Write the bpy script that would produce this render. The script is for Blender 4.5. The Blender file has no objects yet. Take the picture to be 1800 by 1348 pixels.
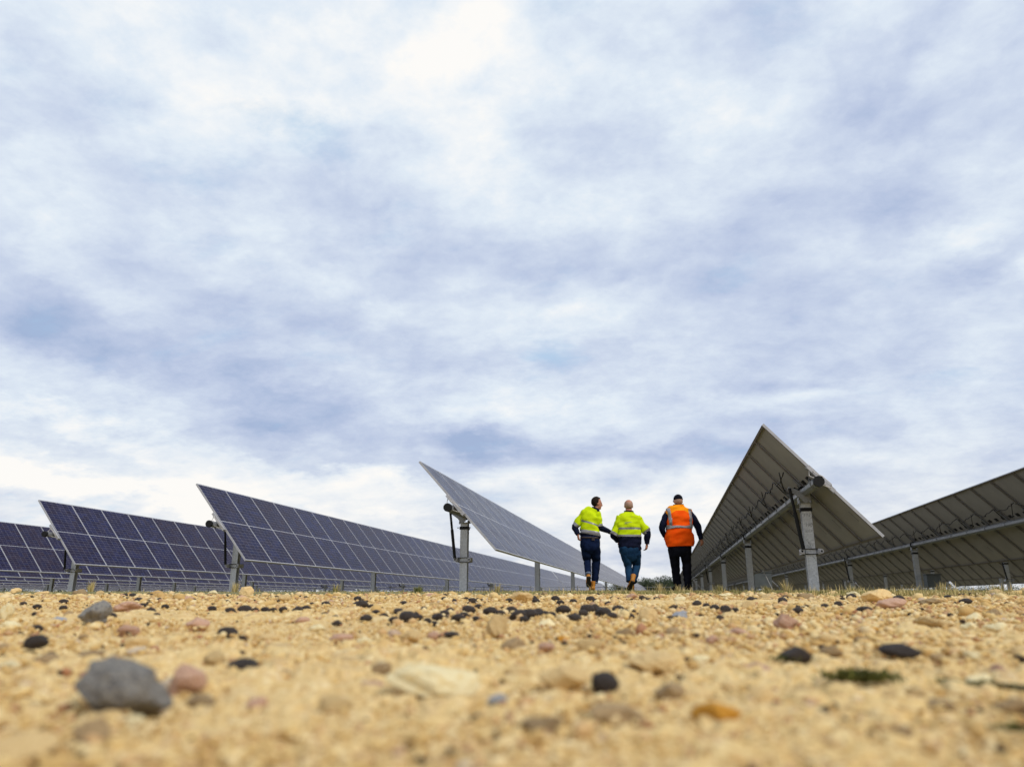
import bpy, bmesh, math, random
import numpy as np
from mathutils import Vector, Matrix

random.seed(7); RNG = np.random.default_rng(11)
S = bpy.context.scene
COL = S.collection
PI = math.pi
rad = math.radians

# ------------------------------------------------------------------ camera, world, sun, exposure
F_PX = 1301.8; YAW = 0.1973; PITCH = 0.2789
CAMZ = 0.14
CAM = np.array([0.0, 0.0, CAMZ])
HEAD = np.array([-math.sin(YAW), math.cos(YAW), 0.0])
RIGHT = np.array([math.cos(YAW), math.sin(YAW), 0.0])
FWD = HEAD * math.cos(PITCH) + np.array([0, 0, math.sin(PITCH)])
UP = np.cross(RIGHT, FWD)

cam_data = bpy.data.cameras.new("camera")
cam = bpy.data.objects.new("camera", cam_data)
COL.objects.link(cam)
cam.matrix_world = Matrix(((RIGHT[0], UP[0], -FWD[0], CAM[0]),
                           (RIGHT[1], UP[1], -FWD[1], CAM[1]),
                           (RIGHT[2], UP[2], -FWD[2], CAM[2]), (0, 0, 0, 1)))
cam_data.sensor_width = 36.0
cam_data.lens = F_PX / 1800 * 36.0
cam_data.clip_start = 0.02
cam_data.clip_end = 6000
cam_data.dof.use_dof = True
cam_data.dof.focus_distance = 8.0
cam_data.dof.aperture_fstop = 2.4
S.camera = cam

S.view_settings.view_transform = 'Standard'
S.view_settings.look = 'None'
S.view_settings.gamma = 1
S.view_settings.exposure = 0.0

SUN_EL = rad(40); SUN_AZ = (0.80, -0.60)           # unit direction towards the sun on the ground plane
sd = bpy.data.lights.new("sun", 'SUN'); sd.energy = 1.9; sd.angle = rad(9); sd.color = (1, .94, .86)
so = bpy.data.objects.new("sun", sd); COL.objects.link(so)
to_sun = Vector((SUN_AZ[0] * math.cos(SUN_EL), SUN_AZ[1] * math.cos(SUN_EL), math.sin(SUN_EL)))
so.rotation_euler = to_sun.to_track_quat('Z', 'Y').to_euler()


def px_dir(px, py):
    d = FWD * F_PX + RIGHT * (px - 900) - UP * (py - 674)
    return d / np.linalg.norm(d)


class NT:
    """small helper to write node trees"""
    def __init__(s, tree): s.t = tree
    def n(s, typ, **kw):
        nd = s.t.nodes.new(typ)
        for k, v in kw.items(): setattr(nd, k, v)
        return nd
    def put(s, sock, v):
        if isinstance(v, bpy.types.NodeSocket): s.t.links.new(v, sock)
        elif v is not None:
            if isinstance(v, (tuple, list)) and len(v) == 3 and sock.type == 'RGBA': v = (*v, 1)
            sock.default_value = v
    def m(s, op, a, b=None, c=None, clamp=False):
        nd = s.n('ShaderNodeMath', operation=op, use_clamp=clamp)
        s.put(nd.inputs[0], a); s.put(nd.inputs[1], b)
        if c is not None: s.put(nd.inputs[2], c)
        return nd.outputs[0]
    def vm(s, op, a, b=None, c=None):
        nd = s.n('ShaderNodeVectorMath', operation=op)
        s.put(nd.inputs[0], a)
        if b is not None: s.put(nd.inputs[1], b)
        if c is not None: s.put(nd.inputs['Scale'] if op == 'SCALE' else nd.inputs[2], c)
        return nd.outputs['Value'] if op in ('DOT_PRODUCT', 'LENGTH', 'DISTANCE') else nd.outputs['Vector']
    def mix(s, f, a, b, blend='MIX'):
        nd = s.n('ShaderNodeMix', data_type='RGBA', blend_type=blend)
        s.put(nd.inputs[0], f); s.put(nd.inputs[6], a); s.put(nd.inputs[7], b)
        return nd.outputs[2]
    def noise(s, vec, scale, detail=4, rough=.55, dist=0.0, lac=2.0):
        nd = s.n('ShaderNodeTexNoise')
        if vec is not None: s.put(nd.inputs['Vector'], vec)
        nd.inputs['Scale'].default_value = scale; nd.inputs['Detail'].default_value = detail
        nd.inputs['Roughness'].default_value = rough; nd.inputs['Distortion'].default_value = dist
        nd.inputs['Lacunarity'].default_value = lac
        return nd
    def ramp(s, f, stops, interp='LINEAR'):
        nd = s.n('ShaderNodeValToRGB'); r = nd.color_ramp; r.interpolation = interp
        while len(r.elements) < len(stops): r.elements.new(.5)
        for e, (p, c) in zip(r.elements, stops):
            e.position = p; e.color = (*c, 1) if len(c) == 3 else c
        s.put(nd.inputs[0], f)
        return nd.outputs[0]
    def mapr(s, v, a, b, c=0.0, d=1.0, smooth=True):
        nd = s.n('ShaderNodeMapRange', interpolation_type='SMOOTHSTEP' if smooth else 'LINEAR')
        s.put(nd.inputs[0], v)
        for i, q in zip((1, 2, 3, 4), (a, b, c, d)): nd.inputs[i].default_value = q
        return nd.outputs[0]


# ---- sky: Nishita sky seen through a broken cloud deck, all laid out over directions of the sky itself
world = bpy.data.worlds.new("World"); S.world = world
world.use_nodes = True
W = NT(world.node_tree); world.node_tree.nodes.clear()
geo = W.n('ShaderNodeTexCoord').outputs['Generated']
sep = W.n('ShaderNodeSeparateXYZ'); W.put(sep.inputs[0], geo)
dz = W.m('ADD', W.m('MAXIMUM', sep.outputs[2], 0.0), 0.26)
inv = W.m('DIVIDE', 1.0, dz)
plane = W.vm('SCALE', geo, None, inv)                      # point on the cloud deck
wn = W.noise(plane, .9, 2, .5)
warp = W.vm('SCALE', W.vm('SUBTRACT', wn.outputs['Color'], (.5, .5, .5)), None, .22)
pw = W.vm('ADD', plane, warp)
mp = W.n('ShaderNodeMapping'); W.put(mp.inputs[0], pw)
mp.inputs['Rotation'].default_value = (0, 0, rad(-28)); mp.inputs['Scale'].default_value = (1.0, 1.5, 1.0)
wd = W.noise(plane, 3.0, 7, .62)
nA = W.noise(mp.outputs[0], 1.3, 6, .5).outputs[0]
nB = W.noise(mp.outputs[0], 3.6, 12, .64).outputs[0]
mp2 = W.n('ShaderNodeMapping'); W.put(mp2.inputs[0], pw)
mp2.inputs['Rotation'].default_value = (0, 0, rad(24)); mp2.inputs['Scale'].default_value = (1.0, 1.9, 1.0)
nC = W.noise(mp2.outputs[0], 3.1, 10, .60).outputs[0]
# warped direction for soft irregular outlines of the big cloud masses
wdir = W.vm('ADD', geo, W.vm('SCALE', W.vm('SUBTRACT', wd.outputs['Color'], (.5, .5, .5)), None, .15))
wdir = W.vm('NORMALIZE', wdir)

def mass(cx, cy, rx, ry, ang, amp):
    d = px_dir(cx, cy)
    u = np.cross(d, [0, 0, 1]); u /= np.linalg.norm(u); v = np.cross(u, d)
    a = rad(ang); u2 = u * math.cos(a) - v * math.sin(a); v2 = u * math.sin(a) + v * math.cos(a)
    k = F_PX / float(d @ FWD)
    rx = rx / k * 1.0; ry = ry / k * 1.0
    df = W.vm('SUBTRACT', wdir, tuple(d))
    A = W.vm('DOT_PRODUCT', df, tuple(u2 / rx)); B = W.vm('DOT_PRODUCT', df, tuple(v2 / ry))
    q = W.m('ADD', W.m('MULTIPLY', A, A), W.m('MULTIPLY', B, B))
    return W.m('MULTIPLY', W.m('POWER', 2.718, W.m('MULTIPLY', q, -0.8)), amp)

def streak(cx, cy, rx, ry, ang, amp):
    global wdir
    keep, wdir = wdir, W.vm('ADD', geo, W.vm('SCALE', W.vm('SUBTRACT', wd.outputs['Color'], (.5, .5, .5)), None, .02))
    e = mass(cx, cy, rx, ry, ang, amp); wdir = keep; return e

def total(lst):
    acc = None
    for a in lst:
        e = mass(*a); acc = e if acc is None else W.m('ADD', acc, e)
    return acc

LIGHT = [(765, 110, 60, 130, 65, .45), (620, 70, 260, 90, 0, .28), (850, 240, 140, 80, 25, .40), (110, 440, 170, 60, 20, .35),
         (340, 430, 150, 40, 10, .30), (1630, 460, 150, 50, -15, .62), (1500, 70, 80, 60, 0, .45), (1250, 200, 90, 70, 0, .35),
         (1600, 240, 70, 24, 0, .35), (1200, 590, 120, 40, 0, .35), (1010, 560, 150, 60, 0, .30), (150, 660, 210, 16, 12, .30),
         (150, 846, 330, 26, 6, 1.1), (330, 788, 330, 18, 5, .60), (980, 705, 260, 36, 0, .38), (760, 850, 330, 26, 3, .40),
         (1400, 706, 130, 18, 0, .45), (1100, 890, 300, 40, 0, .35), (1720, 740, 200, 30, 0, .30), (1780, 500, 60, 24, -10, .5),
         (560, 330, 260, 50, 10, .25), (60, 745, 150, 22, 8, .45), (520, 870, 200, 30, 5, .50), (1720, 320, 70, 110, 0, .25),
         (1640, 560, 160, 40, 0, .25)]
SHADE = [(700, 425, 190, 60, 5, .50), (1050, 235, 130, 60, 10, .45), (1380, 320, 120, 50, 0, .50), (1320, 60, 50, 90, 15, .35),
         (1590, 100, 130, 24, -35, .50), (1700, 160, 110, 40, -20, .42), (1740, 455, 130, 34, -22, .65), (1180, 430, 280, 46, 0, .45),
         (1620, 350, 120, 60, -20, .42), (250, 620, 320, 55, 12, .62), (30, 590, 150, 50, 0, .30), (480, 560, 220, 40, 10, .35),
         (1150, 640, 240, 40, 6, .55), (840, 775, 230, 24, 4, .80), (580, 810, 260, 18, 4, .55),
         (40, 478, 120, 34, 15, .45), (1560, 762, 260, 20, 0, .40), (1400, 560, 260, 50, 0, .45), (1480, 640, 240, 30, 0, .2),
         (200, 170, 160, 60, 10, .25), (1000, 800, 260, 26, 3, .35), (500, 700, 240, 30, 6, .45), (1480, 140, 60, 60, 0, .35),
         (120, 560, 200, 40, 10, .2), (400, 740, 200, 16, 5, .25), (1250, 800, 160, 20, 0, .3)]
BLUE = [(520, 205, 110, 45, 10, .9), (775, 25, 70, 60, 50, .9), (350, 270, 120, 60, 20, .45), (660, 430, 90, 30, 10, .6),
        (1010, 20, 110, 40, 0, .6), (420, 150, 80, 30, 10, .4), (60, 905, 150, 26, 0, .8), (90, 700, 160, 25, 0, .25),
        (960, 600, 60, 25, 20, .5), (600, 640, 120, 30, 0, .3), (230, 300, 100, 40, 20, .3), (1700, 660, 140, 22, 0, .3),
        (640, 480, 120, 20, 0, .4)]
li, sh, bl = total(LIGHT), total(SHADE), total(BLUE)
sh = W.m('ADD', sh, streak(1368, 678, 75, 9, 7, .75))
li = W.m('ADD', li, streak(170, 845, 330, 30, 7, .55))
nD = W.noise(W.vm('ADD', pw, (7.3, 2.1, 0)), 2.2, 12, .66).outputs[0]
gz_ = W.vm('ADD', W.vm('MULTIPLY', geo, (1, 1, 1.7)), W.vm('SCALE', W.vm('SUBTRACT', wd.outputs['Color'], (.5, .5, .5)), None, .10))
nE = W.noise(gz_, 9.0, 9, .60).outputs[0]
puff = W.m('ADD', W.m('MULTIPLY', W.m('SUBTRACT', nD, .5), .85), W.m('MULTIPLY', W.m('SUBTRACT', nE, .5), .95))
fine = W.m('ADD', W.m('ADD', W.m('MULTIPLY', W.m('SUBTRACT', nA, .5), .45), W.m('MULTIPLY', W.m('SUBTRACT', nB, .5), .50)),
           W.m('ADD', puff, W.m('MULTIPLY', W.m('SUBTRACT', nC, .5), .45)))
elev = W.mapr(sep.outputs[2], 0.0, .30, .12, 0.0)
hi = W.mapr(sep.outputs[2], .30, .75, 0.0, .09)
tone = W.m('ADD', W.m('ADD', W.m('ADD', .525, fine), W.m('SUBTRACT', W.m('MULTIPLY', li, .40), W.m('MULTIPLY', sh, .37))), W.m('ADD', elev, hi))
cloud = W.ramp(tone, [(0.0, (.37, .47, .68)), (.26, (.505, .585, .77)), (.48, (.62, .70, .845)), (.70, (.75, .83, .92)), (.88, (.89, .92, .945)), (1.0, (.98, .965, .94))])
# warmer, greyer deck close to the horizon
low = W.mapr(sep.outputs[2], .02, .24, 1.0, 0.0)
cloud = W.mix(W.m('MULTIPLY', low, .55), cloud, W.ramp(tone, [(0, (.40, .47, .63)), (.4, (.58, .62, .72)), (.7, (.84, .82, .82)), (1, (1.0, .97, .92))]))
sky = W.n('ShaderNodeTexSky', sky_type='NISHITA'); sky.sun_disc = False
sky.sun_elevation = SUN_EL; sky.sun_rotation = math.atan2(SUN_AZ[0], SUN_AZ[1])
sky.air_density = 1.0; sky.dust_density = .6; sky.ozone_density = 1.5
STR = .10
bluesky = W.mix(.75, sky.outputs[0], (4.6, 7.0, 9.4), 'MIX')
hole = W.m('MULTIPLY', W.mapr(W.m('ADD', W.m('MULTIPLY', bl, .5), W.m('ADD', W.m('MULTIPLY', W.m('SUBTRACT', .5, nB), 1.7), W.m('MULTIPLY', W.m('SUBTRACT', .5, nC), .9))), .12, .75), .62)
cl10 = W.vm('SCALE', cloud, None, 1.0 / STR)
fin = W.mix(hole, cl10, bluesky)
bg = W.n('ShaderNodeBackground'); W.put(bg.inputs[0], fin); bg.inputs[1].default_value = STR
W.put(W.n('ShaderNodeOutputWorld').inputs[0], bg.outputs[0])
try:
    world.cycles.sampling_method = 'MANUAL'; world.cycles.sample_map_resolution = 512
except Exception: pass

# ------------------------------------------------------------------ object helpers
def link(o, parent=None):
    COL.objects.link(o)
    if parent is not None: o.parent = parent
    return o

def tag(o, label=None, cat=None, group=None, kind=None):
    if label: o['label'] = label
    if cat: o['category'] = cat
    if group: o['group'] = group
    if kind: o['kind'] = kind
    return o

def thing(name, label, cat, loc=(0, 0, 0), rz=0.0, group=None):
    o = bpy.data.objects.new(name, None); o.empty_display_size = .2
    o.location = loc; o.rotation_euler = (0, 0, rz)
    COL.objects.link(o)
    return tag(o, label, cat, group)

def meshdata(name, V, Fc, mats=(), fm=None, smooth=False):
    me = bpy.data.meshes.new(name)
    me.from_pydata([tuple(v) for v in V], [], [tuple(f) for f in Fc])
    for m in mats: me.materials.append(m)
    if fm is not None: me.polygons.foreach_set('material_index', np.array(fm, dtype=np.int32))
    if smooth: me.polygons.foreach_set('use_smooth', np.ones(len(me.polygons), dtype=bool))
    me.update(); return me

def fastmesh(name, V, Fc, mats=(), smooth=False):
    """numpy arrays V (n,3), Fc (m,k)"""
    me = bpy.data.meshes.new(name)
    V = np.asarray(V, dtype=np.float32); Fc = np.asarray(Fc, dtype=np.int32)
    m, k = Fc.shape
    me.vertices.add(len(V)); me.vertices.foreach_set('co', V.ravel())
    me.loops.add(m * k); me.loops.foreach_set('vertex_index', Fc.ravel())
    me.polygons.add(m); me.polygons.foreach_set('loop_start', np.arange(0, m * k, k, dtype=np.int32))
    try: me.polygons.foreach_set('loop_total', np.full(m, k, dtype=np.int32))
    except Exception: pass
    for mt in mats: me.materials.append(mt)
    me.polygons.foreach_set('use_smooth', np.full(m, smooth, dtype=bool))
    me.update(calc_edges=True); return me

def obj(name, me, parent=None, loc=(0, 0, 0), rot=(0, 0, 0), scale=(1, 1, 1)):
    o = bpy.data.objects.new(name, me)
    o.location = loc; o.rotation_euler = rot; o.scale = scale
    return link(o, parent)


class MB:
    """mesh builder: boxes, tubes and lofts gathered into one mesh"""
    def __init__(s): s.V = []; s.F = []; s.M = []
    def add(s, V, Fc, m=0):
        b = len(s.V); s.V += [tuple(float(c) for c in v) for v in V]; s.F += [tuple(i + b for i in f) for f in Fc]
        s.M += (list(m) if isinstance(m, (list, tuple)) else [m] * len(Fc)); return s
    def box(s, c, size, m=0, R=None, bev=0.0):
        hx, hy, hz = [q / 2 for q in size]
        V = [Vector((x, y, z)) for x in (-hx, hx) for y in (-hy, hy) for z in (-hz, hz)]
        if R is not None: V = [R @ v for v in V]
        V = [v + Vector(c) for v in V]
        return s.add(V, [(0, 1, 3, 2), (4, 6, 7, 5), (0, 4, 5, 1), (2, 3, 7, 6), (0, 2, 6, 4), (1, 5, 7, 3)], m)
    def tube(s, pts, r, n=8, m=0, cap=True, phase=0.0):
        pts = [Vector(p) for p in pts]; k = len(pts)
        rr = r if isinstance(r, (list, tuple)) else [r] * k
        t0 = (pts[1] - pts[0]).normalized()
        a = Vector((0, 0, 1)) if abs(t0.z) < .9 else Vector((1, 0, 0))
        u = t0.cross(a).normalized(); V = []
        for i, p in enumerate(pts):
            t = (pts[min(i + 1, k - 1)] - pts[max(i - 1, 0)]).normalized()
            u = (u - t * u.dot(t)).normalized(); w = t.cross(u)
            for j in range(n):
                q = 2 * PI * j / n + phase
                V.append(p + (u * math.cos(q) + w * math.sin(q)) * rr[i])
        Fc = [(i * n + j, i * n + (j + 1) % n, (i + 1) * n + (j + 1) % n, (i + 1) * n + j) for i in range(k - 1) for j in range(n)]
        if cap: Fc += [tuple(range(n - 1, -1, -1)), tuple(range((k - 1) * n, k * n))]
        return s.add(V, Fc, m)
    def data(s, name, mats, smooth=False): return meshdata(name, s.V, s.F, mats, s.M, smooth)
    def build(s, name, mats, parent=None, smooth=False, loc=(0, 0, 0), rot=(0, 0, 0)):
        if not isinstance(mats, (list, tuple)): mats = [mats]
        return obj(name, s.data(name, mats, smooth), parent, loc, rot)


# ------------------------------------------------------------------ numpy noise
def _h(ix, iy, seed):
    n = (ix.astype(np.int64) * 374761393 + iy.astype(np.int64) * 668265263 + seed * 1442695041) & 0x7fffffff
    n = ((n ^ (n >> 13)) * 1274126177) & 0x7fffffff
    n = ((n ^ (n >> 16)) * 1103515245 + 12345) & 0x7fffffff
    return (n & 0xffffff) / float(0xffffff)

def vnoise(x, y, seed=0):
    ix = np.floor(x); iy = np.floor(y); fx = x - ix; fy = y - iy
    fx = fx * fx * (3 - 2 * fx); fy = fy * fy * (3 - 2 * fy)
    a = _h(ix, iy, seed); b = _h(ix + 1, iy, seed); c = _h(ix, iy + 1, seed); d = _h(ix + 1, iy + 1, seed)
    return (a * (1 - fx) + b * fx) * (1 - fy) + (c * (1 - fx) + d * fx) * fy

def worley(x, y, seed=0):
    """rounded lumps: height 0..1 and a random number for the lump"""
    ix = np.floor(x); iy = np.floor(y)
    best = np.full(x.shape, 9.0); idv = np.zeros(x.shape)
    for dx in (-1, 0, 1):
        for dy in (-1, 0, 1):
            cx = ix + dx; cy = iy + dy
            px = cx + .15 + .7 * _h(cx, cy, seed); py = cy + .15 + .7 * _h(cx, cy, seed + 5)
            r = .55 + .5 * _h(cx, cy, seed + 9)
            el = .7 + .6 * _h(cx, cy, seed + 13)
            d = np.sqrt(((x - px) * el) ** 2 + ((y - py) / el) ** 2) / r
            k = d < best; best = np.where(k, d, best); idv = np.where(k, _h(cx, cy, seed + 21), idv)
    return np.sqrt(np.clip(1 - best * best, 0, 1)), idv

# ------------------------------------------------------------------ terrain height
_T = [-4000, -5, 0, .5, 1, 2, 3, 4, 5, 6, 8, 11, 14, 18, 25, 100, 400, 4000]
_Z = [-.14, -.14, -.138, -.132, -.120, -.088, -.056, -.033, -.014, .004, .030, .056, .068, .064, .035, -.30, -1.65, -3.0]
_tt = np.concatenate([np.linspace(-6, 30, 721), [100, 400, 4000]])
_zz = np.interp(_tt, _T, _Z)
_k = np.ones(15) / 15
_zz[:721] = np.convolve(np.pad(_zz[:721], 7, mode='edge'), _k, 'valid')
def ground_z(x, y):
    t = np.asarray(x) * HEAD[0] + np.asarray(y) * HEAD[1]
    return np.interp(t, _tt, _zz) + CAMZ

def px_ground(px, py):
    d = px_dir(px, py)
    t = .2
    while t < 60:
        p = CAM + d * t
        if p[2] <= ground_z(p[0], p[1]): return p
        t *= 1.004
    return CAM + d * 60
# ------------------------------------------------------------------ materials
def mat(name, base=(.5, .5, .5), rough=.6, metal=0.0, **kw):
    m = bpy.data.materials.new(name); m.use_nodes = True
    b = m.node_tree.nodes['Principled BSDF']
    b.inputs['Base Color'].default_value = (*base, 1); b.inputs['Roughness'].default_value = rough
    b.inputs['Metallic'].default_value = metal
    for k, v in kw.items(): b.inputs[k.replace('_', ' ')].default_value = v
    return m, NT(m.node_tree), b

def bumped(T, b, h, strength, dist):
    bp = T.n('ShaderNodeBump'); bp.inputs['Strength'].default_value = strength; bp.inputs['Distance'].default_value = dist
    T.put(bp.inputs['Height'], h); T.put(b.inputs['Normal'], bp.outputs[0])

def noisy(name, c1, c2, scale, rough=.7, metal=0.0, bump=.2, dist=.002, coord='Object', detail=5, spec=None, **kw):
    m, T, b = mat(name, c1, rough, metal, **kw)
    if spec is not None: b.inputs['Specular IOR Level'].default_value = spec
    co = T.n('ShaderNodeTexCoord').outputs[coord]
    n = T.noise(co, scale, detail, .6)
    T.put(b.inputs['Base Color'], T.mix(T.mapr(n.outputs[0], .3, .7), c1, c2))
    if bump: bumped(T, b, T.noise(co, scale * 3, 4, .6).outputs[0], bump, dist)
    return m

# gravel ground: every lump of the mesh carries its own random number "stone", growth starts where "veg" rises
def ground_mat():
    m, T, b = mat("gravel_ground", rough=.93)
    b.inputs['Specular IOR Level'].default_value = .15
    co = T.n('ShaderNodeTexCoord').outputs['Object']
    st = T.n('ShaderNodeAttribute', attribute_name='stone').outputs['Fac']
    vg = T.n('ShaderNodeAttribute', attribute_name='veg').outputs['Fac']
    base = T.ramp(st, [(0, (.46, .28, .09)), (.25, (.64, .43, .165)), (.5, (.72, .51, .215)), (.75, (.82, .66, .36)),
                       (.86, (.60, .38, .15)), (.93, (.48, .27, .10)), (.975, (.40, .30, .20)), (1, (.22, .16, .11))])
    n1 = T.noise(co, 3.0, 5, .6).outputs[0]; n2 = T.noise(co, 90, 5, .65).outputs[0]; n3 = T.noise(co, 420, 3, .6).outputs[0]
    sand = T.ramp(n2, [(.30, (.34, .185, .065)), (.42, (.60, .39, .15)), (.55, (.72, .52, .225)), (.66, (.86, .71, .42))])
    c = T.mix(.55, base, sand)
    c = T.mix(T.mapr(n1, .35, .7, 0, .35), c, (.68, .50, .26))
    c = T.mix(T.mapr(n3, .62, .80, 0, .45), c, (.30, .18, .09))
    vor = T.n('ShaderNodeTexVoronoi'); T.put(vor.inputs[0], co); vor.inputs['Scale'].default_value = 130
    spec = T.ramp(vor.outputs['Color'], [(0, (0, 0, 0)), (.80, (0, 0, 0)), (.84, (1, 1, 1))], 'CONSTANT')
    c = T.mix(T.m('MULTIPLY', spec, .3), c, (.78, .66, .46))
    gn = T.noise(co, 1.4, 6, .65).outputs[0]
    soil = T.ramp(gn, [(.3, (.10, .115, .04)), (.5, (.20, .18, .08)), (.7, (.34, .27, .14))])
    c = T.mix(vg, c, soil)
    T.put(b.inputs['Base Color'], c)
    bumped(T, b, T.m('ADD', n2, T.m('MULTIPLY', n3, .5)), .55, .004)
    return m

M = {}
M['ground'] = ground_mat()

def stone_mat(name, ca, cb, cc, scale=60, rough=.85):
    m, T, b = mat(name, ca, rough)
    b.inputs['Specular IOR Level'].default_value = .25
    co = T.n('ShaderNodeTexCoord').outputs['Object']
    rnd = T.n('ShaderNodeObjectInfo').outputs['Random']
    n = T.noise(co, scale, 6, .65).outputs[0]; n2 = T.noise(co, scale * .3, 4, .6).outputs[0]
    c = T.mix(T.mapr(n, .3, .7), ca, cb)
    c = T.mix(T.mapr(n2, .5, .7), c, cc)
    hs = T.n('ShaderNodeHueSaturation'); T.put(hs.inputs['Color'], c)
    T.put(hs.inputs['Value'], T.m('ADD', .82, T.m('MULTIPLY', rnd, .36)))
    T.put(b.inputs['Base Color'], hs.outputs[0])
    bumped(T, b, T.m('ADD', n, T.noise(co, scale * 4, 3, .6).outputs[0]), .5, .003)
    return m

M['s_tan'] = stone_mat("tan_stone", (.60, .41, .17), (.72, .53, .27), (.48, .28, .10))
M['s_pink'] = stone_mat("pinkish_stone", (.50, .29, .20), (.60, .40, .27), (.38, .17, .12))
M['s_grey'] = stone_mat("grey_stone", (.17, .165, .172), (.33, .30, .24), (.09, .088, .092), 40)
M['s_black'] = stone_mat("dark_pellet", (.024, .018, .016), (.060, .044, .034), (.012, .010, .010), 80, .6)
M['s_cream'] = stone_mat("cream_stone", (.76, .62, .33), (.82, .72, .46), (.70, .50, .20), 25)
M['s_orange'] = stone_mat("orange_stone", (.60, .27, .03), (.70, .36, .05), (.42, .17, .03), 40)
M['s_brown'] = stone_mat("brown_stone", (.32, .21, .10), (.45, .32, .17), (.20, .13, .07), 50)
M['s_blue'] = stone_mat("blue_grey_stone", (.30, .32, .36), (.42, .43, .45), (.24, .25, .28), 50)

def gravel_mat():
    m, T, b = mat("loose_gravel", rough=.9)
    b.inputs['Specular IOR Level'].default_value = .2
    st = T.n('ShaderNodeAttribute', attribute_name='stone').outputs['Fac']
    co = T.n('ShaderNodeTexCoord').outputs['Object']
    c = T.ramp(st, [(0, (.46, .28, .10)), (.2, (.62, .41, .155)), (.45, (.72, .52, .225)), (.68, (.84, .68, .38)), (.84, (.60, .37, .16)),
                    (.90, (.52, .32, .17)), (.935, (.40, .17, .08)), (.955, (.58, .50, .38)), (.975, (.22, .18, .15)), (1, (.03, .024, .02))])
    n = T.noise(co, 160, 5, .65).outputs[0]
    c = T.mix(T.mapr(n, .35, .75, 0, .5), c, T.mix(.5, c, (.36, .23, .11)))
    T.put(b.inputs['Base Color'], c)
    bumped(T, b, n, .5, .003)
    return m
M['gravel'] = gravel_mat()

def cells_mat():
    """polycrystalline half-cut cells under glass: 6 across, 24 along, white line across the middle"""
    m, T, b = mat("solar_cells", (.02, .025, .07), .16)
    b.inputs['Specular IOR Level'].default_value = .30; b.inputs['IOR'].default_value = 1.14
    uv = T.n('ShaderNodeUVMap').outputs[0]
    s = T.n('ShaderNodeSeparateXYZ'); T.put(s.inputs[0], uv)
    def line(v, n, w):      # 1 on the lines between n divisions
        f = T.m('FRACT', T.m('MULTIPLY', v, n))
        d = T.m('ABSOLUTE', T.m('SUBTRACT', f, .5))
        return T.m('GREATER_THAN', d, .5 - w)
    U, V = s.outputs[0], s.outputs[1]
    lx = line(U, 6, .012 * 1.6); ly = line(V, 24, .022 * 1.6)
    mid = T.m('LESS_THAN', T.m('ABSOLUTE', T.m('SUBTRACT', V, .5)), .0032)
    edge = T.m('GREATER_THAN', T.m('MAXIMUM', T.m('ABSOLUTE', T.m('SUBTRACT', U, .5)), T.m('ABSOLUTE', T.m('SUBTRACT', V, .5))), .4945)
    cell = T.vm('FLOOR', T.vm('MULTIPLY', uv, (6, 24, 1)))
    rnd = T.n('ShaderNodeObjectInfo').outputs['Random']
    cw = T.n('ShaderNodeTexWhiteNoise', noise_dimensions='4D'); T.put(cw.inputs['Vector'], cell); T.put(cw.inputs['W'], rnd)
    cr = T.n('ShaderNodeTexVoronoi'); T.put(cr.inputs[0], T.n('ShaderNodeTexCoord').outputs['Object']); cr.inputs['Scale'].default_value = 70
    g = T.m('ADD', T.m('MULTIPLY', cw.outputs[0], .5), T.m('MULTIPLY', T.m('ADD', T.n('ShaderNodeSeparateColor').outputs[0], 0), 0))
    sc = T.n('ShaderNodeSeparateColor'); T.put(sc.inputs[0], cr.outputs['Color'])
    g = T.m('ADD', T.m('MULTIPLY', cw.outputs[0], .6), T.m('MULTIPLY', sc.outputs[0], .4))
    c1 = T.ramp(g, [(0, (.010, .008, .028)), (.5, (.012, .013, .046)), (1, (.016, .022, .088))])
    c2 = T.ramp(g, [(0, (.020, .011, .026)), (.5, (.014, .013, .040)), (1, (.015, .018, .060))])
    c = T.mix(T.mapr(rnd, .25, .75), c1, c2)
    c = T.mix(T.m('MULTIPLY', T.m('MAXIMUM', lx, ly), .26), c, (.48, .46, .52))
    c = T.mix(T.m('MAXIMUM', mid, edge), c, (.55, .55, .58))
    dust = T.noise(T.n('ShaderNodeTexCoord').outputs['Object'], 3, 5, .6).outputs[0]
    c = T.mix(T.mapr(dust, .3, .8, .0, .05), c, (.42, .32, .31))
    T.put(b.inputs['Base Color'], c)
    T.put(b.inputs['Roughness'], T.mapr(dust, .3, .8, .20, .32))
    return m
M['cells'] = cells_mat()
M['backsheet'] = noisy("backsheet", (.325, .295, .265), (.275, .25, .225), 2.5, .75, 0, .05)
M['alu'] = noisy("anodised_frame", (.46, .45, .46), (.38, .37, .38), 8, .42, .35, .05)
M['alu_shaded'] = noisy("frame_back_shaded", (.105, .085, .068), (.14, .115, .095), 6, .6, .0, .05)  # frame metal darkened to brown: shadow of the frame lip put into the colour
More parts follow.
